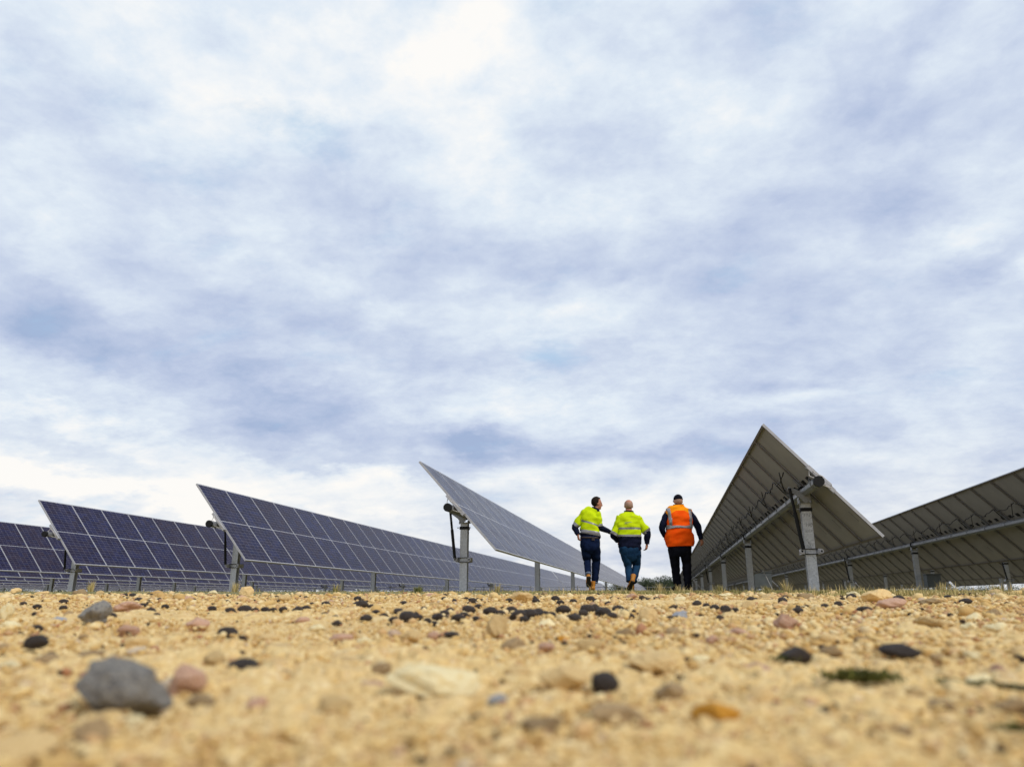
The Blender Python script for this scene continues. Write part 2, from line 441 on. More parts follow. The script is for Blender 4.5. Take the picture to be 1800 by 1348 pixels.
def galv(g_=1.0):
    m, T, b = mat("galvanised_steel", (.4, .4, .41), .48, .45)
    co = T.n('ShaderNodeTexCoord').outputs['Object']
    v = T.n('ShaderNodeTexVoronoi'); T.put(v.inputs[0], co); v.inputs['Scale'].default_value = 55
    sc = T.n('ShaderNodeSeparateColor'); T.put(sc.inputs[0], v.outputs['Color'])
    n = T.noise(co, 5, 6, .65).outputs[0]
    st = T.noise(co, 2.6, 5, .6, .6).outputs[0]
    mpn = T.n('ShaderNodeMapping'); T.put(mpn.inputs[0], co); mpn.inputs['Scale'].default_value = (30, 30, 2.5)
    run = T.noise(mpn.outputs[0], 1, 4, .6).outputs[0]
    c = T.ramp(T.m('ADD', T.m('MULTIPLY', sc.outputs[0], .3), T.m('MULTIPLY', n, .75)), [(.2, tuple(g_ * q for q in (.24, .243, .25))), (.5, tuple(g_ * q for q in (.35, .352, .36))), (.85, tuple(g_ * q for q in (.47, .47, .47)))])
    c = T.mix(T.mapr(run, .55, .75, 0, .35), c, (.26, .255, .25))
    c = T.mix(T.mapr(st, .62, .72, 0, .55), c, (.13, .12, .11))
    T.put(b.inputs['Base Color'], c)
    T.put(b.inputs['Roughness'], T.mapr(n, .3, .7, .38, .6))
    bumped(T, b, n, .15, .002)
    return m
M['galv'] = galv(.66)  # tube and fittings darkened: shade under the panels put into the colour
M['post'] = galv(1.45)  # same steel brightened: sunlight on the posts put into the colour
M['post'].name = 'galvanised_post_lit'
M['black'] = noisy("black_rubber", (.008, .008, .009), (.014, .013, .012), 30, .6, 0, .1, spec=.2)
M['cable'] = noisy("black_cable", (.015, .013, .012), (.03, .026, .022), 20, .5, 0, 0, spec=.2)
M['white_cable'] = noisy("white_cable", (.62, .58, .54), (.5, .46, .42), 20, .5, 0, 0)
M['marker'] = noisy("marker_pen", (.10, .10, .11), (.16, .15, .15), 60, .8, 0, 0)
M['box'] = noisy("grey_enclosure", (.10, .11, .11), (.075, .085, .085), 6, .55, .1, .1)

# ------------------------------------------------------------------ ground sheet
def build_ground():
    a0 = math.atan2(HEAD[1], HEAD[0])
    fine_a = np.arange(rad(-46), rad(46) + 1e-6, rad(.105))
    coarse = np.arange(rad(46 + 3.0), rad(314), rad(4.0))
    ang = a0 - np.concatenate([fine_a, coarse])
    r = np.concatenate([np.exp(np.arange(math.log(.27), math.log(8.5), .0054)), np.exp(np.arange(math.log(8.6), math.log(4200), .075)), [4500]])
    r = np.concatenate([[.02, .10, .2], r])
    A, R_ = np.meshgrid(ang, r); X = R_ * np.cos(A); Y = R_ * np.sin(A)
    T = X * HEAD[0] + Y * HEAD[1]
    Z = ground_z(X, Y)
    st = np.full(X.shape, .5)
    near = R_ < 9.5
    x = X[near]; y = Y[near]; rr = R_[near]
    h = (vnoise(x * 1.7, y * 1.7, 1) - .5) * .022 + (vnoise(x * 5, y * 5, 2) - .5) * .012 + (vnoise(x * 14, y * 14, 3) - .5) * .006
    sv = vnoise(x * 40, y * 40, 8) * .6 + .1
    for size, amp, seed, cover in ((.052, .010, 31, .22), (.024, .0085, 47, .45), (.0115, .0046, 59, .7), (.0055, .0020, 71, .9)):
        w, idv = worley(x / size + 3.3, y / size + 1.7, seed)
        on = ((_h(np.floor(idv * 99991), np.floor(idv * 7919), seed + 3) < cover)).astype(float)
        fade = np.clip((size - 1.5 * rr * .0054) / (size * .5), 0, 1)
        ww = w * on * fade
        h += amp * ww * (.6 + .8 * idv)
        sv = np.where(ww > .25, idv, sv)
    far = np.clip((9.5 - rr) / 4, 0, 1)
    nearf = np.clip(rr / 1.5, .25, 1)
    Z[near] += h * far * nearf - .006; st[near] = sv
    veg = np.clip((T - 5.1 + (vnoise(X * 2.2, Y * 2.2, 77) - .5) * 1.6 + (vnoise(X * 9, Y * 9, 78) - .5) * .7) / .5, 0, 1)
    ns, nr = X.shape[1], X.shape[0]
    idx = np.arange(nr * ns).reshape(nr, ns)
    q = np.stack([idx[:-1, :], np.roll(idx, -1, 1)[:-1, :], np.roll(idx, -1, 1)[1:, :], idx[1:, :]], -1).reshape(-1, 4)
    V = np.stack([X, Y, Z], -1).reshape(-1, 3)
    me = fastmesh("ground", V, q, [M['ground']], True)
    for nm, arr in (('stone', st), ('veg', veg)):
        at = me.attributes.new(nm, 'FLOAT', 'POINT'); at.data.foreach_set('value', arr.ravel().astype(np.float32))
    o = obj("ground", me); o['kind'] = 'structure'
    return o
build_ground()

# ------------------------------------------------------------------ stones
def ico(sub):
    bm = bmesh.new(); bmesh.ops.create_icosphere(bm, subdivisions=sub, radius=1)
    V = np.array([v.co[:] for v in bm.verts]); Fc = np.array([[v.index for v in f.verts] for f in bm.faces]); bm.free()
    return V, Fc

def stone_shape(sub, seed, ang=.5, lump=.25):
    """a stone: sphere cut by random planes (ang = how angular) and roughened"""
    rs = np.random.default_rng(seed); V, Fc = ico(sub)
    for _ in range(int(4 + 9 * ang)):
        n = rs.normal(size=3); n /= np.linalg.norm(n); d = rs.uniform(.55, .9)
        p = V @ n; k = p > d
        V[k] -= np.outer((p[k] - d) * (.55 + .43 * ang), n)
    for f, a in ((1.3, lump), (2.9, lump * .5), (6.5, lump * .28), (14, lump * .16), (28, lump * .08)):
        if sub < 3 and f > 3: break
        ph = rs.uniform(0, 9, 3)
        nn = vnoise(V[:, 0] * f + ph[0] + V[:, 2] * f * .7, V[:, 1] * f + ph[1] - V[:, 2] * f * .6, int(seed) % 997) - .5
        V *= (1 + nn * a * 2)[:, None]
    mx = np.abs(V).max(0); V /= mx
    return V, Fc

_protos = {}
def proto(kind, k, sub=3):
    key = (kind, k, sub)
    if key not in _protos:
        ang = {'black': .12, 'grey': .8}.get(kind, .85)
        V, Fc = stone_shape(sub, 100 + k * 17 + len(kind), ang, .12 if kind == 'black' else .22)
        m = M['s_' + kind]
        _protos[key] = fastmesh(kind + '_stone', V * .5, Fc, [m], True)
    return _protos[key]

CN = {'tan': 'tan', 'pink': 'pinkish', 'grey': 'grey', 'black': 'black', 'cream': 'cream', 'orange': 'orange', 'brown': 'brown', 'blue': 'blue-grey'}
NAMES = {'black': 'pebble'}
USED = []
def place_stone(px, py, w, h, kind, label=None, group=None, sub=3, unique=None, sink=.14, depth=1.0):
    """px,py: where its foot meets the ground in the photograph's pixels (used only to find the place on the ground)"""
    p = px_ground(px, py); D = float((p - CAM) @ FWD)
    W_ = w * 1.1 * D / F_PX; H_ = max(h * D / F_PX, W_ * .3) / (1 - sink * .8)
    me = None
    if unique is not None:
        V, Fc = stone_shape(5, unique, .9, .19); me = fastmesh(kind + '_stone', V * .5, Fc, [M['s_' + kind]], True)
    else: me = proto(kind, random.randrange(7), sub)
    dp = W_ * depth * random.uniform(.7, 1.0)
    hd_ = np.array([p[0], p[1], 0]) / math.hypot(p[0], p[1]); q = p + hd_ * dp * .35
    gz = float(ground_z(q[0], q[1]))
    o = obj('stone' if kind != 'black' else 'dark_pebble', me, None, (q[0], q[1], gz + H_ * (.5 - sink)),
            (random.uniform(-.12, .12), random.uniform(-.12, .12), YAW + random.uniform(-.15, .15)), (W_, dp, H_))
    tag(o, label, 'stone' if kind != 'black' else 'pebble', group)
    USED.append((px, py - h / 2, w)); return o

HERO = [
 (215, 1258, 160, 98, 'grey', 'large blurred grey angular stone at the lower left, biggest of the foreground', 901),
 (326, 1224, 62, 55, 'pink', 'reddish pink stone just right of the large grey stone at the lower left', 902),
 (160, 1310, 70, 48, 'brown', 'dark brown blurred stone below and touching the large grey stone', 903),
 (237, 1284, 30, 26, 'cream', 'small pale yellow stone at the lower right foot of the large grey stone', None),
 (238, 1318, 20, 14, 'orange', 'tiny orange red stone below the pale yellow stone at the lower left', None),
 (20, 1350, 150, 40, 'tan', 'broad out-of-focus tan stone in the bottom left corner', 904),
 (427, 1186, 58, 28, 'black', 'black mossy pebble alone to the upper right of the reddish pink stone', None),
 (378, 1172, 42, 32, 'tan', 'tan stone just left of the mossy black pebble at the lower left', None),
 (163, 1160, 56, 15, 'brown', 'flat crumbled dark clod above the large grey stone', None),
 (60, 1141, 38, 25, 'black', 'round blackish brown pebble near the left edge, larger one of a pair', None),
 (65, 1110, 20, 12, 'black', 'small dark pebble right behind the round blackish pebble by the left edge', None),
 (162, 1099, 56, 44, 'grey', 'squarish grey green stone standing up in the middle distance on the left', 905),
 (196, 1088, 15, 12, 'black', 'small black pebble touching the right side of the squarish grey stone', None),
 (120, 1086, 16, 14, 'brown', 'small olive brown stone left of the squarish grey stone', None),
 (102, 1093, 26, 9, 'blue', 'flat slate coloured stone at the left foot of the squarish grey stone', None),
 (218, 1077, 52, 22, 'pink', 'low pinkish tan stone behind and right of the squarish grey stone', None),
 (10, 1090, 26, 34, 'cream', 'cream stone cut off by the left edge of the picture', None),
 (400, 1119, 33, 17, 'black', 'glossy black oval pebble alone left of centre, on bare sand', None),
 (432, 1048, 24, 18, 'tan', 'tan stone standing up at the grass edge by the third tracker post', None),
 (765, 1232, 165, 60, 'cream', 'large pale yellow flat topped stone in the blurred foreground centre', 906),
 (990, 1228, 92, 55, 'tan', 'rounded tan stone with rusty side beside the black pebble in front centre', 907),
 (1060, 1222, 54, 38, 'black', 'black pebble touching the right of the rusty tan stone in front centre', None),
 (1080, 1276, 110, 34, 'brown', 'flat brown grey stone, blurred, below the black pebble in front centre', 908),
 (950, 1290, 78, 26, 'brown', 'low dark tan stone half buried in the blurred foreground, left of the flat brown one', None),
 (873, 1240, 36, 20, 'blue', 'small bluish grey stone right of the large pale yellow stone', None),
 (1045, 1258, 46, 16, 'orange', 'small yellow orange chip just below the rusty tan stone', None),
 (1150, 1180, 92, 26, 'tan', 'pale sandy smooth stone behind the black pebble in front centre', 909),
 (877, 1118, 42, 38, 'tan', 'upright tan block shaped stone in the centre with flat sunlit faces', 910),
 (672, 1192, 34, 26, 'brown', 'brown clod at the left end of the large pale yellow stone', None),
 (918, 1056, 36, 18, 'tan', 'orange tan pyramid shaped stone at the grass edge below the middle post', None),
 (1198, 1087, 32, 15, 'blue', 'flat pale blue grey chip at the right end of the black pebble cluster', None),
 (1178, 1090, 18, 8, 'black', 'flat black pebble touching the pale blue grey chip', None),
 (992, 1128, 24, 11, 'orange', 'reddish flat chip right of the upright block shaped stone', None),
 (1140, 1093, 36, 25, 'tan', 'tan stone in the right part of the black pebble cluster', None),
 (715, 1091, 34, 22, 'tan', 'tan stone in the left part of the black pebble cluster', None),
 (795, 1119, 28, 8, 'black', 'flat thin slate dark pebble left of the upright block shaped stone', None),
 (1380, 1110, 46, 32, 'pink', 'rounded pinkish tan stone with rusty underside right of centre', 911),
 (1402, 1166, 50, 30, 'black', 'round black pebble with a mossy left side, right of centre', None),
 (1582, 1157, 76, 25, 'black', 'long black pebble shaped like a bean, right foreground', None),
 (1265, 1276, 86, 44, 'orange', 'bright ochre orange stone in the blurred right foreground', 912),
 (1540, 1060, 58, 27, 'tan', 'big pale tan stone standing highest at the grass edge on the right', 913),
 (1566, 1071, 48, 20, 'pink', 'pinkish tan stone leaning in front of the big pale stone at the right grass edge', None),
 (1500, 1050, 22, 11, 'cream', 'whitish stone just left of the big pale stone at the right grass edge', None),
 (1518, 1078, 29, 13, 'black', 'black pebble in front of the big pale stone at the right grass edge', None),
 (1252, 1132, 22, 17, 'pink', 'small red brown upright stone left of the round mossy black pebble', None),
 (1300, 1118, 38, 14, 'pink', 'flat mauve pink stone right of the flat blue grey chip', None),
 (1530, 1112, 28, 10, 'orange', 'small ochre stone above the long black pebble', None),
 (1640, 1105, 60, 16, 'tan', 'long low tan stone on the right above the long black pebble', None),
 (1695, 1058, 20, 8, 'tan', 'small tan stone by the grass edge near the right border', None),
 (1590, 1300, 36, 22, 'brown', 'pointed dark brown stone in the blurred right foreground', None),
 (1655, 1248, 44, 20, 'brown', 'greyish brown stone below the mossy twig', None),
 (1780, 1255, 60, 26, 'brown', 'rusty brown stone at the right edge below the mossy twig', None),
 (25, 1043, 20, 10, 'tan', 'tan stone at the grass edge in the far left corner', None),
 (1635, 1064, 34, 12, 'brown', 'low brown stone between two black pebbles at the right grass edge', None),
 (375, 1045, 16, 8, 'cream', 'small cream stone at the grass edge left of the third tracker post', None),
 (1280, 1052, 28, 12, 'cream', 'rounded cream stone near the grass edge just right of the man in orange', None),
 (1350, 1053, 26, 9, 'tan', 'flat tan stone below the posts of the right hand tracker', None),
 (500, 1058, 30, 16, 'tan', 'tan lump above the chain of black pebbles left of centre', None),
 (300, 1150, 20, 12, 'tan', 'little tan stone left of the glossy oval pebble', None),
]
SHORT = [(215, 1215, 'large grey foreground stone'), (326, 1200, 'reddish pink stone'), (427, 1172, 'mossy black pebble at lower left'), (60, 1129, 'round blackish pebble by the left edge'),
 (162, 1079, 'squarish grey stone'), (400, 1111, 'glossy oval black pebble'), (765, 1200, 'large pale yellow stone'), (990, 1200, 'rusty tan stone'), (1075, 1258, 'flat brown blurred stone'),
 (877, 1100, 'upright tan block stone'), (918, 1047, 'orange tan pyramid stone'), (1198, 1080, 'flat pale blue grey chip'), (1380, 1095, 'rounded pinkish stone'), (1402, 1152, 'round black mossy pebble'),
 (1582, 1146, 'bean shaped black pebble'), (1265, 1255, 'ochre orange stone'), (1540, 1048, 'big pale stone at the grass edge'), (1700, 1205, 'mossy twig'), (1510, 1193, 'moss clump'),
 (810, 1038, 'foot of the middle tracker post'), (400, 1038, 'foot of the third tracker post'), (117, 1038, 'foot of the leftmost tracker post'), (1045, 1038, 'boots of the left man'), (1195, 1038, 'shoes of the man in orange'),
 (1435, 1036, 'foot of the big right hand post'), (50, 1300, 'blurred tan stone in the bottom left corner'), (635, 1038, 'second post of the third tracker'), (1780, 1255, 'rusty stone at the right edge'), (1120, 1162, 'pale sandy smooth stone')]
SEEN = {}
def where(px, py):
    k = min(range(len(SHORT)), key=lambda i: (px - SHORT[i][0]) ** 2 + (3 * (py - SHORT[i][1])) ** 2)
    dx, dy = px - SHORT[k][0], 3 * (py - SHORT[k][1])
    q = int(round(math.atan2(dy, dx) / (PI / 4))) % 8
    return ['right of', 'in front right of', 'in front of', 'in front left of', 'left of', 'behind left of', 'behind', 'behind right of'][q] + ' the ' + SHORT[k][2]
def unique_label(base, px, py, w):
    lab = f"{base} {where(px, py)}"; i = SEEN.get(lab, 0); SEEN[lab] = i + 1
    if i: lab = ['', 'another ', 'third ', 'fourth ', 'fifth ', 'sixth ', 'seventh ', 'eighth ', 'ninth ', 'tenth '][min(i, 9)] + lab
    return lab
for px, py, w, h, kind, lab, uq in HERO:
    place_stone(px, py, w, h, kind, lab, None, 4, uq)

# black pebbles of the cluster in the centre and of the looser groups around it
CL = [(643,18),(660,12),(692,16),(716,26),(735,14),(763,14),(780,16),(790,14),(805,20),(822,22),(862,22),(857,12),(910,26),(930,26),(955,18),
      (990,22),(1010,20),(1033,22),(1045,12),(1060,24),(1087,18),(1108,14)]
CY = [1093,1080,1095,1093,1090,1101,1084,1078,1093,1080,1082,1102,1090,1089,1086,1079,1093,1078,1070,1084,1076,1087]
CL += [(675,13),(700,18),(727,16),(750,12),(770,17),(816,14),(835,12),(880,15),(900,18),(920,16),(943,20),(968,16),(1000,15),(1024,16),(1052,15),(1075,17),(1098,15)]
CY += [1087,1082,1086,1094,1089,1086,1091,1083,1078,1094,1083,1086,1091,1083,1077,1089,1081]
for (x, w), y in zip(CL, CY):
    place_stone(x, y, w * 1.2, w * .72, 'black', unique_label('small black pebble' if w > 13 else 'tiny black pebble', x, y, w), 'black pebbles clustered in the centre of the gravel')
for x, y, w in [(405,1078,18),(372,1074,16),(430,1077,24),(448,1075,14),(466,1075,15),(480,1076,14),(497,1075,16),(523,1075,18),(538,1073,16),(573,1065,15),(549,1064,10),(571,1083,13),(592,1100,18),(590,1088,12)]:
    place_stone(x, y, w, w * .58, 'black', unique_label('small black pebble' if w > 13 else 'tiny black pebble', x, y, w), 'black pebbles in the chain left of centre')
for x, y, w in [(1225,1066,16),(1242,1068,12),(1256,1074,17),(1276,1077,19),(1293,1076,12),(1320,1058,14),(1375,1062,18),(1380,1054,12),(1403,1079,18),(1451,1071,15),(1475,1067,16),(1497,1054,16),(1266,1090,14)]:
    place_stone(x, y, w, w * .7, 'black', unique_label('small black pebble' if w > 13 else 'tiny black pebble', x, y, w), 'black pebbles scattered right of the walking men')
for x, y, w in [(1580,1057,20),(1633,1064,14),(1665,1052,12),(1690,1049,12),(1698,1062,20),(1709,1048,14),(1575,1068,18)]:
    place_stone(x, y, w, w * .55, 'black', unique_label('small black pebble' if w > 13 else 'tiny black pebble', x, y, w), 'black pebbles at the right grass edge')
for x, y, w in [(65,1070,15),(40,1064,12),(112,1061,15),(110,1072,14),(60,1082,12),(180,1064,14),(190,1047,9),(218,1049,12),(232,1050,13),(243,1058,14),(250,1068,15),(262,1064,12),(265,1077,16),(275,1084,12),(280,1056,10),(290,1070,14),(308,1050,10),(335,1073,12)]:
    place_stone(x, y, w, w * .58, 'black', unique_label('small black pebble' if w > 13 else 'tiny black pebble', x, y, w), 'black pebbles strewn at the left')
for x, y, w in [(628,1056,14),(636,1068,22),(627,1064,13),(652,1069,13),(670,1072,10),(680,1055,10),(709,1064,14),(744,1073,12),(782,1056,13),(798,1058,9),(819,1055,10),(831,1060,16),(841,1069,13),(895,1058,12),(938,1054,12),(942,1060,14),(977,1056,16),(985,1063,14),(1008,1061,14),(1038,1057,16),(1048,1059,12),(1070,1064,14),(1140,1056,10),(1155,1056,12)]:
    place_stone(x, y, w, w * .6, 'black', unique_label('small black pebble' if w > 13 else 'tiny black pebble', x, y, w), 'black pebbles behind the central cluster')
# plain tan stones that nothing tells apart
n_t = 0
while n_t < 96:
    px = random.uniform(-10, 1810); py = 1046 + 215 * random.random() ** 2.2
    t = (py - 1046) / 200; w = random.uniform(13, 34) * (1 + 1.1 * t)
    if any(abs(px - a) < (w + c) * .55 and abs(py - b) < (w + c) * .35 for a, b, c in USED): continue
    kind = random.choice(['tan', 'tan', 'tan', 'cream', 'pink', 'brown'])
    zone = 'left' if px < 600 else ('middle' if px < 1200 else 'right')
    far_ = py < 1085
    place_stone(px, py, w, w * random.uniform(.38, .62), kind,
                unique_label(f"{'small' if w < 30 else 'medium'} {CN[kind]} stone", px, py, w),
                f"{CN[kind]} stones in the {'far' if far_ else 'near'} {zone} gravel", sink=.32)
    n_t += 1

def build_gravel(n):
    protos = [stone_shape(1, 500 + i, .5, .2) for i in range(14)]
    Vs, Fs, As = [], [], []; base = 0
    a0 = math.atan2(HEAD[1], HEAD[0])
    D = np.exp(RNG.uniform(math.log(.33), math.log(6.2), n)); 
    k2 = RNG.random(n) < .55; D[k2] = RNG.uniform(1.8, 6.1, k2.sum())
    A = a0 + RNG.uniform(rad(-45), rad(45), n)
    D = D / np.cos(A - a0) * np.where(RNG.random(n) < .5, 1, .98)
    X = D * np.cos(A); Y = D * np.sin(A); Zg = ground_z(X, Y)
    sz = (.0019 + .0030 * RNG.random(n) ** 2) * (1 + .42 * np.clip(D, 0, 6.0)) * np.where(RNG.random(n) < .04, 1.9, 1)
    patch = vnoise(X * 2.3 + 4, Y * 2.3, 91) * .6 + vnoise(X * 7, Y * 7, 92) * .4
    sz = sz * np.clip(.45 + 2.2 * (patch - .30), .45, 1.25)
    dark = RNG.random(n)
    col = np.where(dark < .03, 1.0, RNG.random(n) * .955)
    for i in range(n):
        V, Fc = protos[i % 14]
        a, b, c = RNG.uniform(0, 6.28), RNG.uniform(-.5, .5), RNG.uniform(-.5, .5)
        ca, sa = math.cos(a), math.sin(a)
        s = sz[i]; sc = np.array([s * RNG.uniform(.8, 1.5), s * RNG.uniform(.7, 1.1), s * RNG.uniform(.5, .95)])
        P = V * sc; P = np.stack([P[:, 0] * ca - P[:, 1] * sa, P[:, 0] * sa + P[:, 1] * ca, P[:, 2] + P[:, 0] * b * .6], 1)
        P += (X[i], Y[i], Zg[i] + sc[2] * .45 + .002)
        Vs.append(P); Fs.append(Fc + base); base += len(V)
        As.append(np.full(len(V), col[i]))
    me = fastmesh("gravel", np.concatenate(Vs), np.concatenate(Fs), [M['gravel']], True)
    at = me.attributes.new('stone', 'FLOAT', 'POINT'); at.data.foreach_set('value', np.concatenate(As).astype(np.float32))
    o = obj("gravel", me); tag(o, "loose yellow sand and small gravel covering the foreground", "gravel", None, 'stuff')
build_gravel(36000)

# moss clump and mossy twig in the right foreground
M['moss'] = noisy("moss", (.035, .045, .008), (.14, .14, .02), 60, .9, 0, .4, .003)
M['twig'] = noisy("twig_bark", (.06, .05, .03), (.12, .12, .03), 60, .9, 0, .5, .003)
def moss(px, py, w, label, seed, nb=260, hgt=.5):
    p = px_ground(px, py); D = float((p - CAM) @ FWD); w_ = w * D / F_PX
    rs = random.Random(seed); mb = MB()
    for i in range(nb):
        u = rs.gauss(0, .23) * w_; v = rs.gauss(0, .1) * w_
        g = float(ground_z(p[0], p[1])) - p[2]
        c = Vector((u, v, g + .004 + w_ * .09 * rs.random()))
        d = Vector((rs.uniform(-1, 1), rs.uniform(-1, 1), rs.uniform(.1, 1.1))).normalized() * w_ * rs.uniform(.08, .2)
        s = Vector((d.y, -d.x, 0)).normalized() * w_ * .018
        e = c + d; mid = c + d * .5 + Vector((0, 0, w_ * .03 * hgt))
        mb.add([c - s, c + s, mid + s * 1.3, e, mid - s * 1.3], [(0, 1, 2, 3, 4)], 0)
    o = mb.build('moss_clump', M['moss'], None, False, tuple(p), (0, 0, YAW)); tag(o, label, 'moss'); return o
moss(1515, 1205, 120, 'dark green moss clump with yellow tips in the right foreground', 5, 420)
moss(1385, 1166, 60, 'thin green moss strand at the left side of the round black pebble', 6, 120, .3)
moss(1790, 1296, 90, 'green moss at the right edge in the blurred foreground', 9, 160, .4)
def twig():
    a = px_ground(1650, 1204); b_ = px_ground(1835, 1222)
    pts = []; rs = random.Random(3)
    for i in range(12):
        q = a + (b_ - a) * i / 11
        pts.append(Vector(q) + Vector((0, 0, .006 + rs.uniform(-.002, .003))) + Vector(HEAD) * rs.uniform(-.004, .004))
    mb = MB(); o0 = Vector(pts[0])
    mb.tube([p - o0 for p in pts], [.0022 + .0022 * abs(math.sin(i * 1.3)) for i in range(12)], 8)
    for i in range(90):
        k = rs.randrange(0, 8); c = pts[k] - o0
        d = Vector((rs.uniform(-1, 1), rs.uniform(-1, 1), rs.uniform(-.2, 1))).normalized() * .009
        s = Vector((d.y, -d.x, 0)).normalized() * .0014
        mb.add([c - s, c + s, c + d], [(0, 1, 2)], 1)
    o = mb.build('twig', [M['twig'], M['moss']], None, True, tuple(o0)); tag(o, 'thin twig overgrown with green moss lying at the right edge', 'twig')
twig()

# ------------------------------------------------------------------ grass
def grass_mat(name, a, b_, c_):
    m, T, b = mat(name, a, .8)
    co = T.n('ShaderNodeTexCoord').outputs['Object']
    st = T.n('ShaderNodeAttribute', attribute_name='stone').outputs['Fac']
    T.put(b.inputs['Base Color'], T.ramp(st, [(0, a), (.5, b_), (1, c_)]))
    b.inputs['Subsurface Weight'].default_value = 0
    return m
M['grass'] = grass_mat("grass_blades", (.085, .11, .02), (.34, .28, .09), (.66, .50, .23))
def build_grass():
    n = 62000
    t = 5.25 + RNG.random(n) ** 1.7 * 13; u = RNG.uniform(-1, 1, n) * (t * .80 + .5)
    X = HEAD[0] * t + RIGHT[0] * u; Y = HEAD[1] * t + RIGHT[1] * u
    dens = vnoise(X * 1.3, Y * 1.3, 5) * .6 + vnoise(X * 5, Y * 5, 6) * .4
    side = np.clip((u / t + .35) / .8, 0, 1)             # lusher to the right
    keep = RNG.random(n) < np.clip((dens - .50 + .20 * side) * 5, .02, 1)
    X, Y, t, u, side, dens = [q[keep] for q in (X, Y, t, u, side, dens)]; n = len(X)
    Z = ground_z(X, Y)
    tall = RNG.random(n) < .006 + .05 * side
    hgt = (.010 + .026 * RNG.random(n) * (.35 + 1.1 * side)) * (.5 + dens)
    hgt = np.where(tall, hgt * 1.5 + .05 * RNG.random(n), hgt)
    wdt = np.where(tall, .0022, .0034) * (1 + .06 * t)
    az = RNG.uniform(0, 2 * PI, n); lean = RNG.uniform(0, .8, n) * hgt
    dx, dy = np.cos(az), np.sin(az)
    P0 = np.stack([X, Y, Z - .01], 1)
    S_ = np.stack([-dy, dx, 0 * dx], 1) * wdt[:, None]
    Lm = np.stack([dx * lean * .35, dy * lean * .35, hgt * .6], 1); Lt = np.stack([dx * lean, dy * lean, hgt], 1)
    V = np.stack([P0 - S_, P0 + S_, P0 + Lm + S_ * .7, P0 + Lm - S_ * .7, P0 + Lt], 1).reshape(-1, 3)
    b = np.arange(n) * 5
    Fc = np.concatenate([np.stack([b, b + 1, b + 2], 1), np.stack([b, b + 2, b + 3], 1), np.stack([b + 3, b + 2, b + 4], 1)])
    me = fastmesh("grass", V, Fc, [M['grass']], False)
    patch = vnoise(X * .9, Y * .9, 44)
    c = np.clip(np.where(tall, .55 + .45 * RNG.random(n), RNG.random(n) * .55 + patch * .55 - .05), 0, 1)
    at = me.attributes.new('stone', 'FLOAT', 'POINT'); at.data.foreach_set('value', np.repeat(c, 5).astype(np.float32))
    o = obj("grass", me); tag(o, "short dry and green grass along the edge of the gravel and under the trackers", "grass", None, 'stuff')
build_grass()

def tuft(px, py, h_m, n, label, seed, dry=.8, spread=.10, dist=None):
    p = px_ground(px, py) if dist is None else None
    if dist is not None:
        d = px_dir(px, 1046.5); hh = d / float(d @ HEAD) * dist
        p = np.array([hh[0], hh[1], float(ground_z(hh[0], hh[1]))])
    rs = random.Random(seed); V = []; Fc = []; A = []
    for i in range(n):
        a = rs.uniform(0, 2 * PI); r = rs.uniform(0, spread * .35); h = h_m * rs.uniform(.45, 1.0)
        b0 = Vector((r * math.cos(a), r * math.sin(a), -.01)); d = Vector((math.cos(a), math.sin(a), 0)) * h * rs.uniform(.05, .55)
        s = Vector((-math.sin(a), math.cos(a), 0)) * .0035
        k = len(V)
        V += [b0 - s, b0 + s, b0 + d * .35 + Vector((0, 0, h * .6)) + s * .8, b0 + d * .35 + Vector((0, 0, h * .6)) - s * .8, b0 + d + Vector((0, 0, h))]
        Fc += [(k, k + 1, k + 2), (k, k + 2, k + 3), (k + 3, k + 2, k + 4)]; A += [min(1, max(0, rs.gauss(dry, .18)))] * 5
    me = fastmesh('grass_tuft', np.array([v[:] for v in V]), np.array(Fc), [M['grass']])
    at = me.attributes.new('stone', 'FLOAT', 'POINT'); at.data.foreach_set('value', np.array(A, dtype=np.float32))
    o = obj('grass_tuft', me, None, tuple(p)); tag(o, label, 'grass tuft', 'grass tufts along the gravel edge'); return o
for px, d, h, n, dry, lab in [
    (1160, 8.0, .13, 60, .85, 'tall dry straw coloured grass tuft between the bald man and the man in orange'),
    (1195, 8.6, .11, 50, .8, 'dry grass tuft at the feet of the man in orange'),
    (1384, 8.4, .17, 60, .75, 'tallest dry grass tuft, left of the big leaning post on the right'),
    (1350, 8.2, .10, 60, .6, 'mixed green and dry tuft left of the big right hand post'),
    (1660, 8.0, .14, 60, .75, 'tall dry grass tuft near the right hand edge'),
    (1500, 8.0, .10, 60, .5, 'green tuft right of the big leaning post on the right'),
    (735, 9.2, .10, 120, .12, 'dark green low weed left of the middle post with the black strut'),
    (412, 9.5, .16, 60, .7, 'dry tuft at the foot of the third tracker post'),
    (158, 10.5, .18, 60, .72, 'reddish dry tuft between the two left hand posts'),
    (875, 8.6, .12, 50, .7, 'dry tuft right of the middle post with the black strut'),
    (1755, 8.2, .12, 70, .55, 'thick green tuft by the right edge'),
    (590, 10.0, .13, 60, .5, 'low weed in front of the second tracker from the middle'),
    (1265, 8.4, .11, 60, .6, 'grass tuft just right of the man in orange')]:
    tuft(px, 0, h, n, lab, int(px), dry, .16, d)
# ------------------------------------------------------------------ solar trackers
MPITCH = 1.0397; CH = 1.0; SLOPE = -0.0045; SP = 5.3747; X5 = 1.9793
NMOD = 48
ML, MW, MTH = 2.0, 1.036, .035         # module length (chord), width along the row, frame depth

